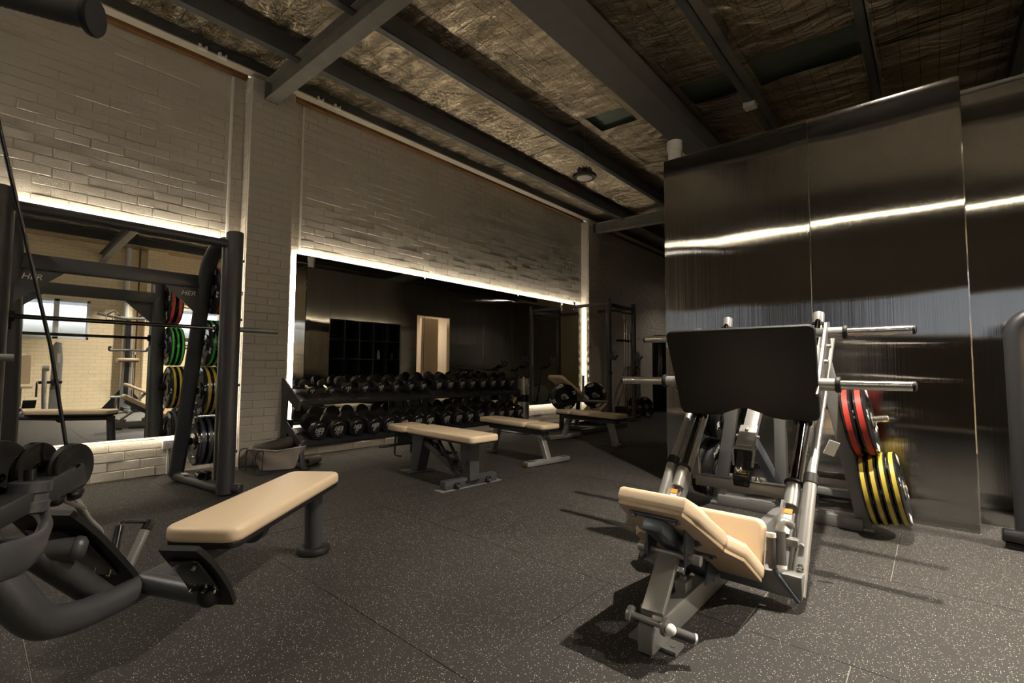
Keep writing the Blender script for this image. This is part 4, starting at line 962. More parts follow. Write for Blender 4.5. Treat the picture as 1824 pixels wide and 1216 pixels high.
tag(G().tube([(-1.312, .13, 1.80), (-1.322, .135, 1.86), (-1.33, .14, 2.1), (-1.33, .14, 2.6)], .012, 10).obj('hanging_strap', m_black), 'dark strap rising above the hanging grip at the top left', 'strap')

# ------------------------------------------------------------------ benches
def flat_bench(loc, rot, label, flip=1, mm=m_silver):
    """long pad along local +X; wide T foot at +X end when flip is 1"""
    t = thing('flat_bench', label, 'bench', loc, rot, 'flat tan benches with silver frames'); f = flip
    pad(G(), rrect(.14, -.30, .70, .05), (0, 0, .385), (0, 1, 0), (1, 0, 0), -.06, .022).obj('long_pad', m_tan, t) if False else None
    pm = Matrix.Identity(3)
    g = G(); g.prism([(b, a, .385) for a, b in (rrect(.145, -.58, .27, .05) if f > 0 else rrect(.145, -.27, .58, .05))], (0, 0, .06), .022); g.obj('back_pad', m_tan, t)
    g = G(); g.prism([(b, a, .385) for a, b in (rrect(.145, .285, .58, .05) if f > 0 else rrect(.145, -.58, -.285, .05))], (0, 0, .055), .022); g.obj('seat_pad', m_tan, t)
    g = G(); g.prism([(b, a, .366) for a, b in rrect(.135, -.57, .57, .04)], (0, 0, .019), .003); g.obj('pad_board', m_blackrub, t)
    g = G(); g.bar((-.50, 0, .335), (.50, 0, .335), .085, .055, bev=.012); g.obj('top_rail', m_blue, t)
    g = G(); g.prism([(.36, -.036, .31), (.44, -.036, .31), (.545, -.030, .05), (.475, -.030, .05)], (0, .066, 0), .008); g.obj('leg', mm, t)
    g = G(); g.bar((.51, -.33, .033), (.51, .33, .033), .085, .055, bev=.014); ft = g.obj('cross_foot', mm, t)
    for s in (-1, 1):
        g = G(); g.box((.51, s*.328, .033), (.080, .018, .050), bev=.012); g.obj('end_cap', m_capbrown, t)
        g = G(); g.box((.51, s*.26, .0615), (.075, .10, .004), bev=.001); g.obj('rubber_top_pad', m_blue, t)
    g = G(); g.prism([(-.33, -.036, .31), (-.41, -.036, .31), (-.50, -.030, .03), (-.43, -.030, .03)], (0, .072, 0), .008); g.obj('leg', mm, t)
    g = G(); g.box((-.475, 0, .022), (.10, .11, .044), bev=.012); g.obj('rubber_foot', m_silverd if f > 0 else m_blackrub, t)
    return t
m_capbrown = mat('brown_end_cap', (.12, .085, .035), .45)
flat_bench((-3.75, 4.36, 0), R(-8), 'tan flat bench with wide silver foot bar, middle of the three by the rack')
bt = flat_bench((-3.74, 5.95, 0), R(180-9), 'tan flat bench furthest back, in the shade by the plate-loaded machine', flip=1)
put_text('KEY', .045, (.51, -.06, .0632), (0, 1, 0), (-1, 0, 0), D.objects['flat_bench'], m_black, .3) if False else None

def adj_bench(loc, rot):
    t = thing('adjustable_bench', 'adjustable tan bench on a black ladder frame, nearest the rack', 'bench', loc, rot)
    g = G(); g.prism([(b, a, .405) for a, b in rrect(.165, -.42, .62, .045)], (0, 0, .062), .020); g.obj('back_pad', m_tan, t)
    g = G(); g.prism([(b, a, .392) for a, b in rrect(.16, -.41, .61, .04)], (0, 0, .013), .002); g.obj('pad_board', m_blackrub, t)
    g = G(); g.prism([(b, a, .395) for a, b in rrect(.155, -.80, -.47, .045)], (0, 0, .066), .022); g.obj('seat_pad', m_tan, t)
    g = G(); g.prism([(.33, -.055, .39), (.47, -.055, .39), (.47, -.055, .06), (.36, -.055, .06), (.33, -.055, .30)], (0, .11, 0), .008); fp_ = g.obj('front_post', m_char, t)
    g = G()
    for s in (1, -1): g.bar((.415, -.0575, .20)[:1]+(-.058, .185), (.435+.0, -.058, .235), .008, .002, up=(0, 1, 0), bev=0) if s == 1 else g.bar((.455, -.058, .185), (.435, -.058, .235), .008, .002, up=(0, 1, 0), bev=0)
    g.obj('chevron_mark', m_black, t)
    g = G(); g.prism([(-.42, -.06, .39), (-.24, -.06, .39), (-.36, -.06, .02), (-.50, -.06, .02)], (0, .12, 0), .008); g.obj('rear_post', m_char, t)
    g = G(); g.box((-.44, 0, .008), (.20, .30, .016), bev=.004); g.obj('rear_foot_plate', m_char, t)
    g = G(); g.bar((-.30, 0, .33), (.36, 0, .05), .075, .06, bev=.006); g.obj('diagonal_spine', m_char, t)
    for k in range(5):
        p = Vector((-.22, 0, .325)).lerp(Vector((.30, 0, .105)), k/4); g = G(); g.box(p+Vector((0, 0, .03)), (.045, .07, .03), Euler((0, .4, 0)).to_matrix(), bev=.003); g.obj('ladder_step', m_black, t)
    for s in (-1, 1):
        g = G(); g.bar((-.02, s*.055, .385), (.22, s*.05, .12), .012, .035, up=(0, 1, 0), bev=.002); g.obj('support_arm', m_char, t)
    g = G(); g.cyl((.08, -.10, .245), (.08, .10, .245), .012, 12); g.cyl((.08, -.10, .245), (.08, -.04, .245), .018, 12, bev=.002); g.obj('adjust_rod', m_black, t)
    g = G(); g.bar((.40, -.30, .045), (.40, .30, .045), .075, .075, bev=.008); g.obj('cross_foot', m_char, t)
    g = G(); g.box((.40, 0, .004), (.11, .70, .008), bev=.002); g.obj('base_strip', m_silverd, t)
    for y in (-.18, .18):
        g = G(); g.lathe([(.0, -.016), (.020, -.016), (.028, -.012), (.028, .012), (.020, .016), (0, .016)], (.452, y, .036), (1, 0, 0), 20); w_ = g.obj('wheel', m_gloss, t)
        g = G(); bolt(g, (.468, y, .036), (1, 0, 0), .013, .010); g.obj('wheel_bolt', m_chrome, w_)
    g = G()
    for y in (-.07, .07): bolt(g, (.438, y, .05), (1, 0, 0), .010, .008)
    g.obj('foot_bolt', m_blackrub, t)
    for s in (-1, 1): g = G(); g.tube(fillet([(-.70, s*.10, .40), (-.72, s*.10, .14), (-.60, s*.10, .14)], .02), .011, 8); g.obj('seat_frame', m_char, t)
    g = G(); g.tube([(-.71, -.11, .24), (-.71, -.28, .24)], .014, 10); g.tube([(-.71, -.12, .24), (-.71, .12, .24)], .010, 8); g.obj('leg_roller_bar', m_black, t)
    g = G(); g.box((-.70, 0, .31), (.012, .16, .12), bev=.003); pl_ = g.obj('seat_plate', m_char, t)
    g = G(); g.bar((-.708, -.035, .28), (-.708, -.005, .345), .010, .002, up=(1, 0, 0), bev=0); g.bar((-.708, .025, .28), (-.708, -.005, .345), .010, .002, up=(1, 0, 0), bev=0); g.obj('chevron_mark', m_tanside, t)
    return t
adj_bench((-3.57, 3.06, 0), R(-4))

# ------------------------------------------------------------------ dumbbell rack
def rack(y0, y1, label):
    t = thing('dumbbell_rack', label, 'rack', (-5.25, (y0+y1)/2, 0), group=None)
    for k, y in enumerate((y0, y1-.012)):
        mm = m_char
        g = G(t); g.prism([(-5.56, y, .03), (-5.50, y, .93), (-5.44, y, .93), (-5.06, y, .70), (-5.06, y, .60), (-5.12, y, .585), (-5.34, y, .70), (-5.36, y, .46), (-4.99, y, .26), (-4.99, y, .18), (-5.34, y, .34), (-5.38, y, .03)], (0, .012, 0), .0); g.obj('side_panel', mm, t)
        g = G(t); g.bar((-5.01, y+.006, .25), (-4.955, y+.006, .012), .045, .03, up=(1, 0, 0), bev=.003); g.obj('front_leg', mm, t)
        g = G(t); g.box((-5.22, y+.006, .008), (.66, .07, .016), bev=.003); g.obj('floor_plate', m_black, t)
        g = G(t)
        for (x, z) in ((-5.47, .86), (-5.40, .74), (-5.30, .79), (-5.12, .68), (-5.12, .62)): bolt(g, (x, y-.0005, z), (0, -1, 0), .008, .006)
        g.obj('panel_bolt', m_black, t)
    for (xa, za, xb, zb) in ((-5.44, .80, -5.06, .655), (-5.36, .375, -4.98, .225)):
        g = G(t); g.bar((xa, (y0+y1)/2, za), (xb, (y0+y1)/2, zb), y1-y0-.03, .012, up=(0, 0, 1), bev=.001); g.obj('shelf_tray', m_black, t)
        g = G(t); g.bar((xb, y0+.015, zb+.004), (xb, y1-.015, zb+.004), .014, .032, up=(.38, 0, 1), bev=.003); g.obj('front_lip', m_black, t)
        n = 8
        for k in range(n):
            for q in (.28, .76):
                p = Vector((xa, y0+.12+(y1-y0-.24)*k/(n-1), za)).lerp(Vector((xb, y0+.12+(y1-y0-.24)*k/(n-1), zb)), q)
                g = G(t); g.prism([p+Vector((0, -.09, .006)), p+Vector((0, -.05, .022)), p+Vector((0, .05, .022)), p+Vector((0, .09, .006))], (.04, 0, -.014), .0); g.obj('saddle', m_black, t)
        yy = y1-.10 if y0 < 3 else y0+.10
    g = G(t); g.bar((-5.38, yy, .36), (-5.38, yy, .76), .09, .03, up=(1, 0, 0), bev=.003); g.obj('centre_post', m_char, t)
    return t
rack(2.335, 4.145, 'two-tier black dumbbell rack by the brick pilaster, left half'); rack(4.165, 5.97, 'two-tier black dumbbell rack by the steel bins, right half')
DC = {}
def dumb(rad, ln, hw):
    k = (rad, ln, hw)
    if k in DC: return DC[k]
    def head(s):
        g = G(); x0 = s*(ln/2-hw); x1 = s*ln/2; c = .007
        g.lathe([(0, 0), (rad*.55, 0), (rad-c, .004), (rad, c+.006), (rad, hw-c), (rad-c, hw), (rad*.86, hw), (rad*.84, hw-.003), (0, hw-.003)], (x0, 0, 0), (s, 0, 0), 28); me = g.mesh('head'); me.materials.append(m_gloss2); return me
    g = G(); g.lathe([(.015, -ln/2+hw-.004), (.0145, -ln/2+hw+.01), (.0165, 0), (.0145, ln/2-hw-.01), (.015, ln/2-hw+.004)], (0, 0, 0), (1, 0, 0), 16); hd = g.mesh('handle'); hd.materials.append(m_chrome)
    DC[k] = (head(1), head(-1), hd); return DC[k]
m_gloss2 = mat('black_urethane', (0.016, 0.015, 0.015), 0.33)
TILT = R(21)
def dumbbell(x, y, z, rad, ln, hw, wt, label, grp):
    t = thing('dumbbell', label, 'dumbbell', group=grp)
    t.matrix_world = Matrix.Translation((x, y, z)) @ Matrix.Rotation(TILT, 4, 'Y') @ Matrix.Rotation(R(random.uniform(-3, 3)), 4, 'Z')
    a, b, h = dumb(rad, ln, hw)
    ha = link('head', a, t); link('head', b, t); link('handle', h, t)
    rl = R(random.uniform(-7, 7)); yv = Vector((0, math.sin(rl), math.cos(rl))); xv = Vector((0, math.cos(rl), -math.sin(rl)))
    xx = ln/2-.0025
    put_text('HER', rad*.62, Vector((xx, 0, 0))+yv*rad*.24, xv, yv, ha, shear=.18, sx=.9)
    put_text(wt, rad*.46, Vector((xx, 0, 0))-yv*rad*.22, xv, yv, ha, shear=.3)
    put_text('KG', rad*.17, Vector((xx, 0, 0))-yv*rad*.52, xv, yv, ha, shear=0)
    g = link('printed_line', line_me, ha); g.matrix_local = frame_mat(Vector((xx, 0, 0))+yv*rad*.02, Vector((1, 0, 0)), yv) @ Matrix.Diagonal((rad, rad, 1, 1))
    return t
g = G(); g.box((0, 0, 0), (1.05, .03, .0012)); line_me = g.mesh('printed_line', False); line_me.materials.append(m_print)
BW = ['22.5', '22.5', '25', '25', '27.5', '27.5', '30', '30', '32.5', '32.5', '35', '35', '37.5', '37.5', '40', '40']
BYS = [2.54, 2.77, 2.99, 3.22, 3.43, 3.65, 3.87, 4.06, 4.34, 4.56, 4.78, 5.0, 5.22, 5.44, 5.66, 5.86]
TW = ['4', '4', '6', '6', '7.5', '7.5', '10', '10', '12.5', '12.5', '15', '15', '17.5', '17.5', '20', '20']
TYS = [2.50, 2.72, 2.94, 3.16, 3.38, 3.60, 3.82, 4.03, 4.30, 4.51, 4.73, 4.94, 5.16, 5.38, 5.60, 5.81]
TR_ = [.052, .052, .066, .066, .070, .070, .073, .073, .083, .083, .086, .086, .088, .088, .090, .090]
ordn = ['first', 'second', 'third', 'fourth', 'fifth', 'sixth', 'seventh', 'eighth', 'ninth', 'tenth', 'eleventh', 'twelfth', 'thirteenth', 'fourteenth', 'fifteenth', 'last']
for k in range(16):
    w_ = BW[k]; rad = .098 if k < 8 else .102
    ln = .30; xf = -5.0; c = Vector((xf, BYS[k], .355))-Vector((math.cos(TILT), 0, -math.sin(TILT)))*(ln/2)
    dumbbell(c.x, c.y, c.z, rad, ln, .085, w_, f'black {w_} kg dumbbell on the lower rack tier, {ordn[k]} from the left', 'dumbbells on the lower tier')
for k in range(16):
    w_ = TW[k]; rad = TR_[k]; ln = .24 if k < 2 else .27 if k < 8 else .29
    c = Vector((-5.12, TYS[k], .735+rad))-Vector((math.cos(TILT), 0, -math.sin(TILT)))*(ln/2)
    dumbbell(c.x, c.y, c.z, rad, ln, .05 if k < 2 else .07, w_, f'black {w_} kg dumbbell on the upper rack tier, {ordn[k]} from the left', 'dumbbells on the upper tier')

# ------------------------------------------------------------------ basket, roller, wire stand
bk = thing('felt_basket', 'soft grey felt basket holding rolled mats beside the dumbbell rack', 'basket', (-5.20, 2.20, 0))
def basket():
    rings = []; g = G(bk); n = 44; hx0, hy0, hx1, hy1 = .15, .17, .22, .27
    def prof(f, off):
        rs = []
        for k in range(n):
            a = 2*PI*k/n; c, s = math.cos(a), math.sin(a); e = .5
            sx = abs(c)**e*(1 if c > 0 else -1); sy = abs(s)**e*(1 if s > 0 else -1)
            hx = hx0+(hx1-hx0)*f-off; hy = hy0+(hy1-hy0)*f-off
            sag = .035*(f**3)*(1-abs(sx*sy))
            wr = .010*math.sin(7*a+5*f)*math.sin(PI*f)
            x = (hx+wr)*sx; y = (hy+wr)*sy
            p = Vector((-5.20+x*math.cos(.5)-y*math.sin(.5)*.0, 2.20, 0)); ca, sa = math.cos(R(-28)), math.sin(R(-28))
            rs.append(g.b.verts.new(Vector((-5.20+x*ca-y*sa, 2.20+x*sa+y*ca, .006+.235*f-sag*1.0))-g.o))
        return rs
    for f in (0, .1, .25, .45, .65, .82, .93, 1.0): rings.append(prof(f, 0))
    inner = [prof(f, .010) for f in (1.0, .8, .5, .2, .04)]
    g.skin(rings+inner, True); g.obj('felt_body', m_fabric, bk)
    g = G(bk); top = []
    for k in range(n):
        a = 2*PI*k/n; c, s = math.cos(a), math.sin(a); e = .5
        sx = abs(c)**e*(1 if c > 0 else -1); sy = abs(s)**e*(1 if s > 0 else -1); x = hx1*sx; y = hy1*sy
        ca, sa = math.cos(R(-28)), math.sin(R(-28)); top.append((-5.20+x*ca-y*sa, 2.20+x*sa+y*ca, .243-.035*(1-abs(sx*sy))))
    g.tube(top, .006, 6, closed=True); g.obj('stitched_rim', m_capbrown2, bk)
m_capbrown2 = mat('rim_binding', (.52, .47, .41), .8)
basket()
def roll(p0, p1, r, lb, m=m_blackrub, name='foam_roller'):
    p0 = Vector(p0); p1 = Vector(p1); t = (p1-p0).length
    g = G(); g.lathe([(r*.35, .004), (r*.9, 0), (r, .008), (r, t-.008), (r*.9, t), (r*.35, t-.004), (r*.35, .004)], p0, p1-p0, 26)
    o = g.obj(name, m); return tag(o, lb, 'roller')
m_mat = mat('dark_olive_mat', (.05, .044, .034), .6)
roll((-5.33, 2.02, .17), (-5.20, 2.40, .27), .066, 'black rolled mat lying slanted in the felt basket', m_mat, 'rolled_mat')
roll((-5.28, 2.20, .05), (-5.05, 2.36, .10), .045, 'second dark roller lower inside the felt basket', m_mat, 'rolled_mat')
roll((-5.60, 2.455, .19), (-5.60, 2.455, .45), .062, 'black cylinder leaning upright behind the basket at the rack end')
tag(G().box((-5.60, 2.455, .095), (.10, .10, .19), bev=.01).obj('floor_block', m_black), 'dark block under the upright black cylinder behind the basket', 'block')
roll((-5.02, 2.42, .045), (-5.16, 2.62, .045), .042, 'short dark roller on the floor between basket and rack', m_mat, 'floor_roller')
tag(G().tube(fillet([(-5.55, 2.06, .25), (-5.55, 2.06, .30), (-5.52, 2.17, .30), (-5.52, 2.17, .25)], .02), .010, 8).obj('basket_handle', m_tanside), 'tan loop handle showing behind the felt basket', 'handle')
wr = thing('wire_stand', 'black wire stand with three tall loops on a flat plate beside the pilaster', 'stand', (-5.20, 1.92, 0))
a0 = Vector((-5.42, 1.90, .004)); b0 = Vector((-4.95, 1.955, .004)); dr = (b0-a0).normalized(); pr = Vector((-dr.y, dr.x, 0))
g = G(wr); g.bar(a0-dr*.02, b0+dr*.02, .13, .006, bev=.001); g.obj('base_plate', m_black, wr)
for q in (.12, .42, .80):
    c = a0.lerp(b0, q); g = G(wr); g.tube(fillet([c-pr*.035, c-pr*.035+Vector((0, 0, .17)), c-pr*.035+dr*.03+Vector((0, 0, .215)), c+pr*.035+dr*.03+Vector((0, 0, .215)), c+pr*.035+Vector((0, 0, .17)), c+pr*.035], .03, 4), .0045, 8); g.obj('wire_loop', m_black, wr)

# ------------------------------------------------------------------ steel bins, plate-loaded machine, power rack, bars
def bin_(x, y, h, r, lb, band=True):
    t = thing('steel_bin', lb, 'bin', (x, y, 0), group='steel cylinders by the mirror')
    G(t).lathe([(0, 0), (r*.97, 0), (r, .02), (r, h), (r*.9, h+.008), (0, h+.008)], (x, y, 0), (0, 0, 1), 36).obj('body', m_chrome2, t)
    if band: G(t).lathe([(r-.002, h*.56), (r+.003, h*.56), (r+.003, h*.70), (r-.002, h*.70), (r-.002, h*.56)], (x, y, 0), (0, 0, 1), 36).obj('dark_opening_band', m_gloss, t)
    G(t).lathe([(0, h), (.02, h), (.022, h+.02), (.012, h+.035), (0, h+.035)], (x, y, 0), (0, 0, 1), 14).obj('lid_knob', m_white, t)
m_chrome2 = mat('satin_steel', (.66, .63, .57), .36, 0.9)
bin_(-5.28, 6.30, .88, .095, 'tall satin steel cylinder bin with dark band at the end of the dumbbell rack')
M_ = thing('plate_loaded_machine', 'plate-loaded hip thrust machine with slanted tan pad behind the far bench', 'machine', (-4.6, 7.2, 0))
for (a, b, w_, h_) in (((-4.95, 6.55, .05), (-4.95, 8.0, .05), .07, .08), ((-4.25, 6.55, .05), (-4.25, 8.0, .05), .07, .08), ((-4.95, 7.9, .05), (-4.25, 7.9, .05), .07, .08), ((-4.95, 6.9, .05), (-4.25, 6.9, .05), .07, .08), ((-4.6, 6.9, .05), (-4.75, 7.2, .62), .07, .07), ((-4.60, 7.9, .05), (-4.6, 7.5, .45), .07, .07)):
    G(M_).bar(a, b, w_, h_, bev=.01).obj('frame_tube', m_black, M_)
pad(G(M_), rrect(.14, 0, .93, .05), (-4.60, 7.08, .50), (1, .1, 0), Vector((0, -.86, .42)), -.06, .022).obj('slanted_back_pad', m_tan, M_)
pad(G(M_), rrect(.16, 0, .30, .05), (-4.62, 7.36, .26), (1, .1, 0), Vector((.05, .25, .18)), .05, .02).obj('seat_pad', m_tanside, M_)
G(M_).cyl((-5.05, 6.72, .52), (-4.05, 6.98, .52), .022, 16).obj('loading_axle', m_silverd, M_)
for p, q in (((-4.42, 6.83, .55), (-4.42, 6.83, .95)), ((-4.72, 6.72, .55), (-4.72, 6.72, .92))): G(M_).cyl(p, q, .022, 14).obj('storage_peg', m_silverd, M_)
m_dred = mat('dark_red_band', (.22, .02, .02), .4)
for k, (c, lb) in enumerate((((-4.55, 6.45, .60), 'black plate with white lettering and red rim on the left of the plate-loaded machine'), ((-4.50, 7.30, .60), 'black plate with red rim on the right side of the plate-loaded machine'))):
    weight_plate(c, (.75, -.66, .0), .225, .065, m_dred, '25', lb, 'plates on the plate-loaded machine', roll_=.4)
G(M_).cyl((-4.65, 6.55, .60), (-4.36, 6.28, .60), .024, 16).obj('plate_sleeve', m_silverd, M_)
G(M_).cyl((-4.60, 7.40, .60), (-4.30, 7.12, .60), .024, 16).obj('plate_sleeve', m_silverd, M_)
G(M_).bar((-4.66, 6.55, .05), (-4.66, 6.55, .60), .06, .06, bev=.008).obj('sleeve_post', m_black, M_)
G(M_).bar((-4.62, 7.42, .05), (-4.62, 7.42, .60), .06, .06, bev=.008).obj('sleeve_post', m_black, M_)
rk = thing('power_rack', 'tall dark power rack standing at the end of the mirror wall', 'rack', (-4.7, 8.6, 0))
for y in (8.12, 9.13):
    g = G(rk); g.bar((-4.67, y, .0), (-4.67, y, 2.42), .075, .075, bev=.005); pst = g.obj('upright', m_char, rk)
    g = G(rk)
    for k in range(30): g.box((-4.6315, y, .25+k*.07), (.002, .018, .025))
    for k in range(30): g.box((-4.67, y-.0385, .25+k*.07), (.018, .002, .025))
    g.obj('upright_hole', m_shelf, pst)
    g = G(rk); g.box((-4.67, y, .015), (.14, .14, .03), bev=.004); g.obj('floor_bracket', m_char, rk)
    g = G(rk); g.prism([(-4.64, y-.05, 1.38), (-4.52, y-.05, 1.28), (-4.47, y-.05, 1.33), (-4.45, y-.05, 1.30), (-4.52, y-.05, 1.22), (-4.64, y-.05, 1.24)], (0, .02, 0), 0); g.obj('j_hook', m_black, rk)
    g = G(rk); g.tube([(-4.62+.04*math.cos(a), y-.05, .98+.04*math.sin(a)) for a in [2*PI*k/14 for k in range(14)]], .008, 8, closed=True); g.obj('band_ring', m_black, rk)
    g = G(rk); g.bar((-4.67, y, 2.32), (XP+.02, y, 2.32) if y < 8.5 else (XW+.03, y, 2.32), .06, .06, bev=.004); g.obj('wall_strut', m_char, rk)
G(rk).bar((-4.67, 8.15, 2.30), (-4.67, 9.10, 2.30), .05, .07, bev=.004).obj('cross_beam', m_char, rk)
G(rk).cyl((-4.67, 8.15, 2.20), (-4.67, 9.10, 2.20), .016, 12).obj('pull_up_bar', m_black, rk)
G(rk).bar((-4.67, 8.12, .05), (-4.67, 9.13, .05), .07, .07, bev=.004).obj('floor_beam', m_char, rk)
G(rk).cyl((XP+.03, 8.12, 2.25), (XP+.03, 8.12, 2.42), .028, 12).obj('mount_cap', m_chrome, rk)
# barbells standing in a holder against the wall
hl = thing('barbell_holder', 'black wall holder gripping upright barbells beyond the power rack', 'holder', (-5.4, 10.2, 0))
G(hl).box((-5.42, 10.2, 1.72), (.16, .62, .05), bev=.006).obj('holder_bar', m_black, hl); G(hl).box((-5.42, 10.2, .10), (.24, .62, .20), bev=.01).obj('base_tray', m_black, hl)
for k, y in enumerate((10.02, 10.12, 10.27, 10.37)):
    b_ = thing('standing_barbell', 'steel barbell standing upright against the far wall, ' + ['leftmost of four', 'second from left', 'second from right', 'rightmost of four'][k], 'barbell', (-5.36, y, .2), group='barbells standing in the holder')
    h0 = .205
    G(b_).cyl((-5.36, y, h0), (-5.36, y, h0+2.1-.12*k), .014, 10).obj('bar_shaft', m_chrome, b_)
    G(b_).cyl((-5.36, y, h0), (-5.36, y, h0+.42), .024, 12).obj('bar_sleeve', m_chrome, b_); G(b_).cyl((-5.36, y, h0+1.66-.12*k), (-5.36, y, h0+2.08-.12*k), .024, 12).obj('bar_sleeve', m_chrome, b_)
for k, (y, z) in enumerate(((10.7, 1.10), (10.7, .78))):
    o = thing('wall_peg', 'short black peg with silver tip on the far wall, ' + ('upper' if k == 0 else 'lower'), 'peg', (-5.6, y, z)); G(o).cyl((-5.68, y, z), (-5.35, y, z), .03, 12).obj('peg_sleeve', m_black, o); G(o).ball((-5.34, y, z), .025, 10).obj('tip', m_chrome, o)
o = thing('boxing_bag', 'tall black boxing bag standing behind the power rack', 'bag', (-5.2, 11.6, 0))
G(o).lathe([(0, 0), (.19, 0), (.20, .03), (.20, 1.83), (.18, 1.88), (0, 1.90)], (-5.2, 11.6, .04), (0, 0, 1), 26).obj('bag_body', m_gloss, o); G(o).lathe([(0, 0), (.26, 0), (.26, .04), (0, .04)], (-5.2, 11.6, 0), (0, 0, 1), 26).obj('bag_base', m_black, o)
# plates and kettlebell standing on the floor near the rack
for k, (c, ax, bd, lb) in enumerate((((-4.95, 9.75, .225), (.9, -.35, .25), m_dred, 'dark red rimmed plate leaning below the standing barbells'), ((-4.80, 9.92, .228), (.9, -.35, .25), m_dred, 'second dark red rimmed plate leaning behind the first'))):
    weight_plate(c, ax, .225, .06, bd, '25', lb, 'plates leaning under the barbells')
kb = thing('kettlebell', 'small red kettlebell on the floor beside the power rack', 'kettlebell', (-5.1, 8.5, 0))
G(kb).ball((-5.1, 8.5, .11), .10, 18).obj('bell', m_red, kb); G(kb).tube([(-5.1, 8.44, .19), (-5.1, 8.435, .26), (-5.1, 8.5, .29), (-5.1, 8.565, .26), (-5.1, 8.56, .19)], .014, 10, smooth=3).obj('handle', m_black, kb)

# ------------------------------------------------------------------ right edge machine
t = thing('arched_frame_machine', 'black machine with a tall arched tube frame at the right edge', 'machine', (.75, 4.2, 0))
g = G(t); g.tube(fillet([(.385, 4.22, .05), (.375, 4.22, 1.38), (.62, 4.22, 1.42), (1.15, 4.22, 1.42), (1.15, 4.22, .05)], .12, 8), .048, 18); g.obj('arched_frame', m_black, t)
g = G(t); g.cyl((.275, 4.16, .075), (.60, 4.16, .055), .040, 18, bev=.008); g.obj('floor_foot', m_gloss, t); g = G(t); g.box((.42, 4.16, .018), (.26, .05, .036), bev=.006); g.obj('foot_pad', m_blackrub, t)
g = G(t); g.box((.80, 4.24, .72), (.62, .04, 1.16), bev=.01); g.obj('shroud', m_gloss, t)
g = G(t); g.cyl((1.0, 4.16, .06), (1.35, 4.16, .06), .04, 18, bev=.008); g.obj('floor_foot', m_gloss, t)

# ------------------------------------------------------------------ machines on the window side, seen in the left mirror
t = thing('cable_tower', 'tall cable tower with wide pulldown arms, seen in the left mirror', 'cable machine', (3.6, 2.55, 0))
g = G(t); g.prism([(3.50, 2.44, 0), (3.50, 2.66, 0), (3.50, 2.63, 2.10), (3.50, 2.58, 2.20), (3.50, 2.52, 2.20), (3.50, 2.47, 2.10)], (.16, 0, 0), .01); g.obj('tower_housing', m_silverd, t)
g = G(t); g.box((3.49, 2.55, 1.2), (.012, .09, 1.9)); g.obj('dark_channel', m_gloss, t)
for s in (-1, 1):
    g = G(t); g.tube([(3.52, 2.55, 2.22), (3.50, 2.55+s*.28, 2.24), (3.46, 2.55+s*.62, 2.30)], .035, 12, smooth=3); g.obj('top_arm', m_silverd, t)
    g = G(t); g.tube([(3.46, 2.55+s*.18, 2.26), (3.40, 2.55+s*.30, 2.36), (3.38, 2.55+s*.44, 2.27)], .014, 8, smooth=3); g.obj('top_handle', m_black, t)
    g = G(t); g.tube(fillet([(3.42, 2.55+s*.45, 2.25), (3.38, 2.55+s*.45, 2.15), (3.38, 2.55+s*.33, 2.15), (3.42, 2.55+s*.33, 2.25)], .02), .010, 8); g.obj('hanging_handle', m_black, t)
    g = G(t); g.tube(fillet([(3.50, 2.55, 1.45), (3.42, 2.55+s*.36, 1.43), (3.38, 2.55+s*.37, 1.50), (3.25, 2.55+s*.37, 1.50)], .03), .028, 12); g.obj('dip_arm', m_black, t)
    g = G(t); g.prism([(3.56, 2.55+s*.08, .02), (3.56, 2.55+s*.45, .02), (3.56, 2.55+s*.08, .52)], (.03, 0, 0), 0); g.obj('base_gusset', m_gloss, t)
g = G(t); g.box((3.44, 2.55, 1.22), (.26, .42, .06), bev=.02); g.obj('knee_pad', m_tan, t); g = G(t); g.box((3.44, 2.55, 1.17), (.25, .40, .03), bev=.004); g.obj('pad_board', m_black, t)
g = G(t); g.cyl((3.40, 2.66, .25), (3.40, 2.66, 1.34), .012, 10); g.cyl((3.40, 2.66, 1.34), (3.40, 2.66, 1.40), .03, 12); g.obj('support_rod', m_silverd, t)
g = G(t); g.box((3.35, 2.55, .04), (.9, .16, .08), bev=.01); g.obj('floor_beam', m_black, t)
g = G(t); g.tube([(3.2, 2.22, .33), (3.2, 2.44, .33)], .03, 12); g.tube([(3.2, 2.33, .04), (3.2, 2.33, .33)], .025, 10); g.obj('foot_roller', m_silverd, t)
t = thing('selector_machine', 'slim grey weight stack machine with lever arm, seen in the left mirror', 'weight machine', (3.1, 1.25, 0))
g = G(t); g.prism([(3.05, 1.18, 0), (3.05, 1.36, 0), (3.05, 1.36, 1.20), (3.05, 1.33, 1.56), (3.05, 1.24, 1.58), (3.05, 1.20, 1.50)], (.18, 0, 0), .008); g.obj('stack_housing', m_silverd, t)
g = G(t); g.box((3.04, 1.29, 1.22), (.012, .05, .20)); g.obj('instruction_label', m_label, t); g = G(t); g.box((3.041, 1.29, 1.34), (.012, .05, .03)); g.obj('orange_stripe', m_orange, t)
g = G(t); g.tube([(2.95, 1.10, .12), (2.93, 1.08, .55), (2.95, 1.07, 1.0)], .04, 12); g.cyl((2.95, 1.04, 1.0), (2.95, 1.14, 1.0), .06, 16); g.obj('lever_arm', m_silver, t)
g = G(t); g.tube([(2.98, .98, .70), (2.98, 1.36, .70)], .03, 12); g.cyl((2.98, 1.18, .70), (2.98, 1.30, .70), .07, 18); g.obj('cam_shaft', m_gloss, t)
g = G(t); g.tube(fillet([(2.98, .98, .70), (2.80, .96, .70), (2.80, .96, .40)], .04), .018, 10); g.obj('pull_handle', m_black, t)
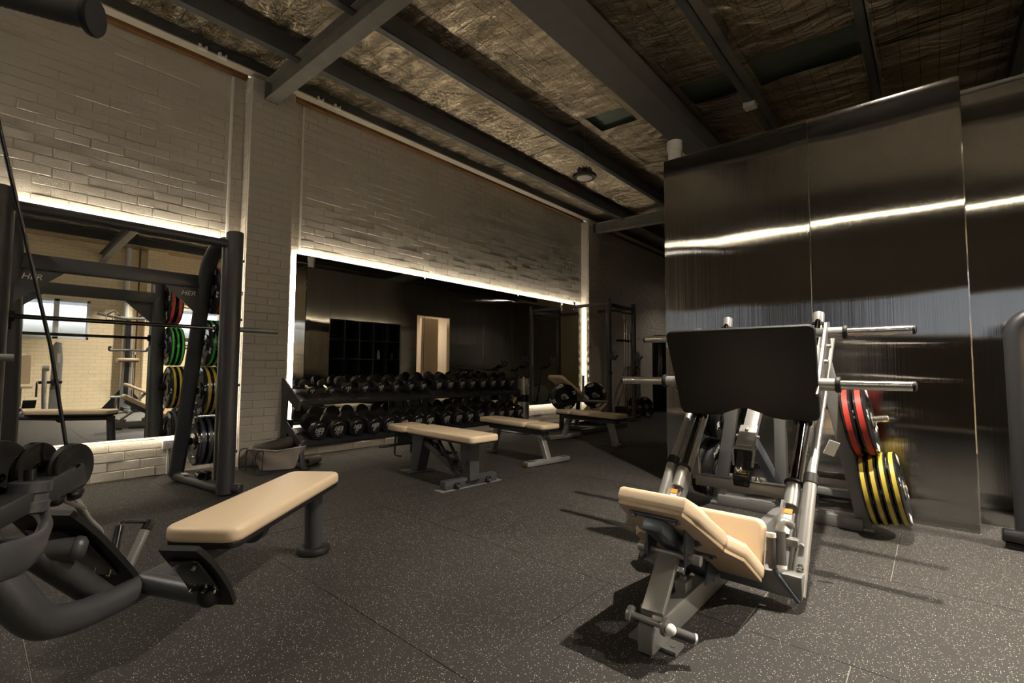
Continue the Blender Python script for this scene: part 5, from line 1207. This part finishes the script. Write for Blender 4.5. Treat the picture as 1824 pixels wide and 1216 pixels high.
for (y, z) in ((.86, .26), (.62, .20)):
    g = G(t); g.box((2.75, y, z), (.30, .20, .02), Euler((0, .6, 0)).to_matrix(), bev=.004)
    for i in range(4):
        for j in range(3): g.box((2.75-.09+.06*i*1.0, y-.055+.055*j, z+.012+.0*i-(-.09+.06*i)*.66), (.03, .025, .012), Euler((0, .6, 0)).to_matrix())
    g.obj('tread_plate', m_blackrub, t)
g = G(t); g.box((2.95, .75, .05), (.10, 1.1, .08), bev=.01); g.box((2.95, .75, .05), (.9, .08, .08), bev=.01); g.obj('floor_frame', m_silverd, t)
g = G(t); g.box((3.0, .72, .62), (.40, .36, .07), bev=.02); g.obj('seat_pad', m_tan, t); g = G(t); g.box((3.22, .72, .98), (.07, .32, .62), bev=.025); g.obj('back_pad', m_tan, t); g = G(t); g.bar((3.12, .72, .06), (3.12, .72, .60), .08, .08, bev=.008); g.obj('seat_post', m_silverd, t)
ib = thing('incline_bench', 'small tan incline bench by the cable tower, seen in the left mirror', 'bench', (2.5, 2.75, 0))
pad(G(ib), rrect(.15, 0, .72, .05), (2.75, 3.02, .36), (1, 0, 0), Vector((-.15, -.72, .36)), .05, .018).obj('back_pad', m_tan, ib)
g = G(ib); g.bar((2.6, 2.45, .05), (2.6, 2.98, .05), .08, .08, bev=.008); g.bar((2.6, 2.5, .08), (2.68, 2.80, .46), .05, .05, bev=.006); g.bar((2.68, 2.96, .08), (2.72, 2.96, .36), .05, .05, bev=.006); g.box((2.6, 2.45, .03), (.5, .07, .06), bev=.01); g.obj('frame', m_silverd, ib)
tag(G().lathe([(.055, 0), (.055, 4.2), (.045, 4.2), (.045, 0), (.055, 0)], (4.32, 2.62, 0), (0, 0, 1), 18).obj('down_pipe', m_win), 'grey downpipe on the windowed wall behind the cable tower', 'pipe')
tag(G().box((4.36, 2.86, 2.1), (.03, .03, 4.2)).obj('brown_conduit', m_rust), 'thin brown conduit beside the downpipe on the windowed wall', 'conduit')
G().box((4.30, 3.22, 2.15), (.20, .44, 4.3)).obj('trim_7', m_block, kind='structure', smooth=False)

# ------------------------------------------------------------------ spin bikes along the steel wall, seen in the long mirror
def bike():
    t = thing('spin_bike', 'black spin bike', 'exercise bike', (0, 0, 0), 0, 'spin bikes in the passage')
    g = G(); g.bar((-.55, 0, .07), (.50, 0, .07), .08, .06, bev=.01); g.obj('base_rail', m_black, t)
    for x, w_ in ((-.55, .5), (.50, .52)): g = G(); g.bar((x, -w_/2, .04), (x, w_/2, .04), .07, .06, bev=.01); g.obj('floor_bar', m_black, t)
    g = G(); g.lathe([(0, -.03), (.05, -.03), (.05, -.012), (.22, -.012), (.225, -.03), (.245, -.03), (.245, .03), (.225, .03), (.22, .012), (.05, .012), (.05, .03), (0, .03)], (.38, 0, .36), (0, 1, 0), 36); g.obj('flywheel', m_silverd, t)
    g = G(); g.bar((-.10, 0, .10), (-.26, 0, .78), .06, .06, up=(0, 1, 0), bev=.01); g.bar((-.26, 0, .74), (-.30, 0, .98), .035, .035, up=(0, 1, 0), bev=.006); g.bar((-.18, 0, .42), (.36, 0, .62), .06, .08, up=(0, 0, 1), bev=.01); g.bar((.30, 0, .10), (.42, 0, .86), .06, .06, up=(0, 1, 0), bev=.01); g.bar((.41, 0, .84), (.44, 0, 1.04), .035, .035, up=(0, 1, 0), bev=.006); g.obj('frame', m_black, t)
    g = G(); g.prism([(-.42, -.09, .99), (-.30, -.08, .99), (-.12, -.02, .985), (-.12, .02, .985), (-.30, .08, .99), (-.42, .09, .99)], (0, 0, .045), .012); g.obj('saddle', m_blackrub, t)
    for s in (-1, 1):
        g = G(); g.tube([(.40, s*.04, 1.05), (.40, s*.20, 1.06), (.52, s*.23, 1.09), (.63, s*.23, 1.13), (.67, s*.21, 1.20), (.61, s*.20, 1.24)], .014, 10, smooth=3); g.obj('handlebar', m_blackrub, t)
        g = G(); g.tube([(.48, s*.09, 1.06), (.60, s*.10, 1.10)], .018, 10); g.obj('aero_rest', m_blackrub, t)
        g = G(); g.bar((.05, s*.09, .36), (.05+s*.12, s*.10, .36-s*.12), .02, .03, up=(0, 1, 0), bev=.003); g.box((.05+s*.12, s*.16, .36-s*.12), (.10, .09, .025), bev=.004); g.obj('crank_pedal', m_silverd, t)
    g = G(); g.box((.50, 0, 1.13), (.10, .14, .02), Euler((0, -.5, 0)).to_matrix(), bev=.004); g.obj('console', m_gloss, t)
    g = G(); g.prism([(-.02, -.07, .28), (.42, -.07, .24), (.46, -.07, .46), (.02, -.07, .46)], (0, .03, 0), .006); g.obj('chain_guard', m_black, t)
    return t
bp_ = bike(); tr = kids(bp_)
bl = ['black spin bike nearest the lit doorway, seen in the long mirror', 'black spin bike in the middle of the passage row, seen in the mirror', 'black spin bike furthest along the passage, seen in the mirror']
bp_.location = (-2.75, 8.40, 0); bp_.rotation_euler = (0, 0, R(150)); bp_['label'] = bl[0]
copytree(bp_, (-2.75, 9.30, 0), R(150), bl[1], tree=tr); copytree(bp_, (-2.75, 10.25, 0), R(150), bl[2], tree=tr)
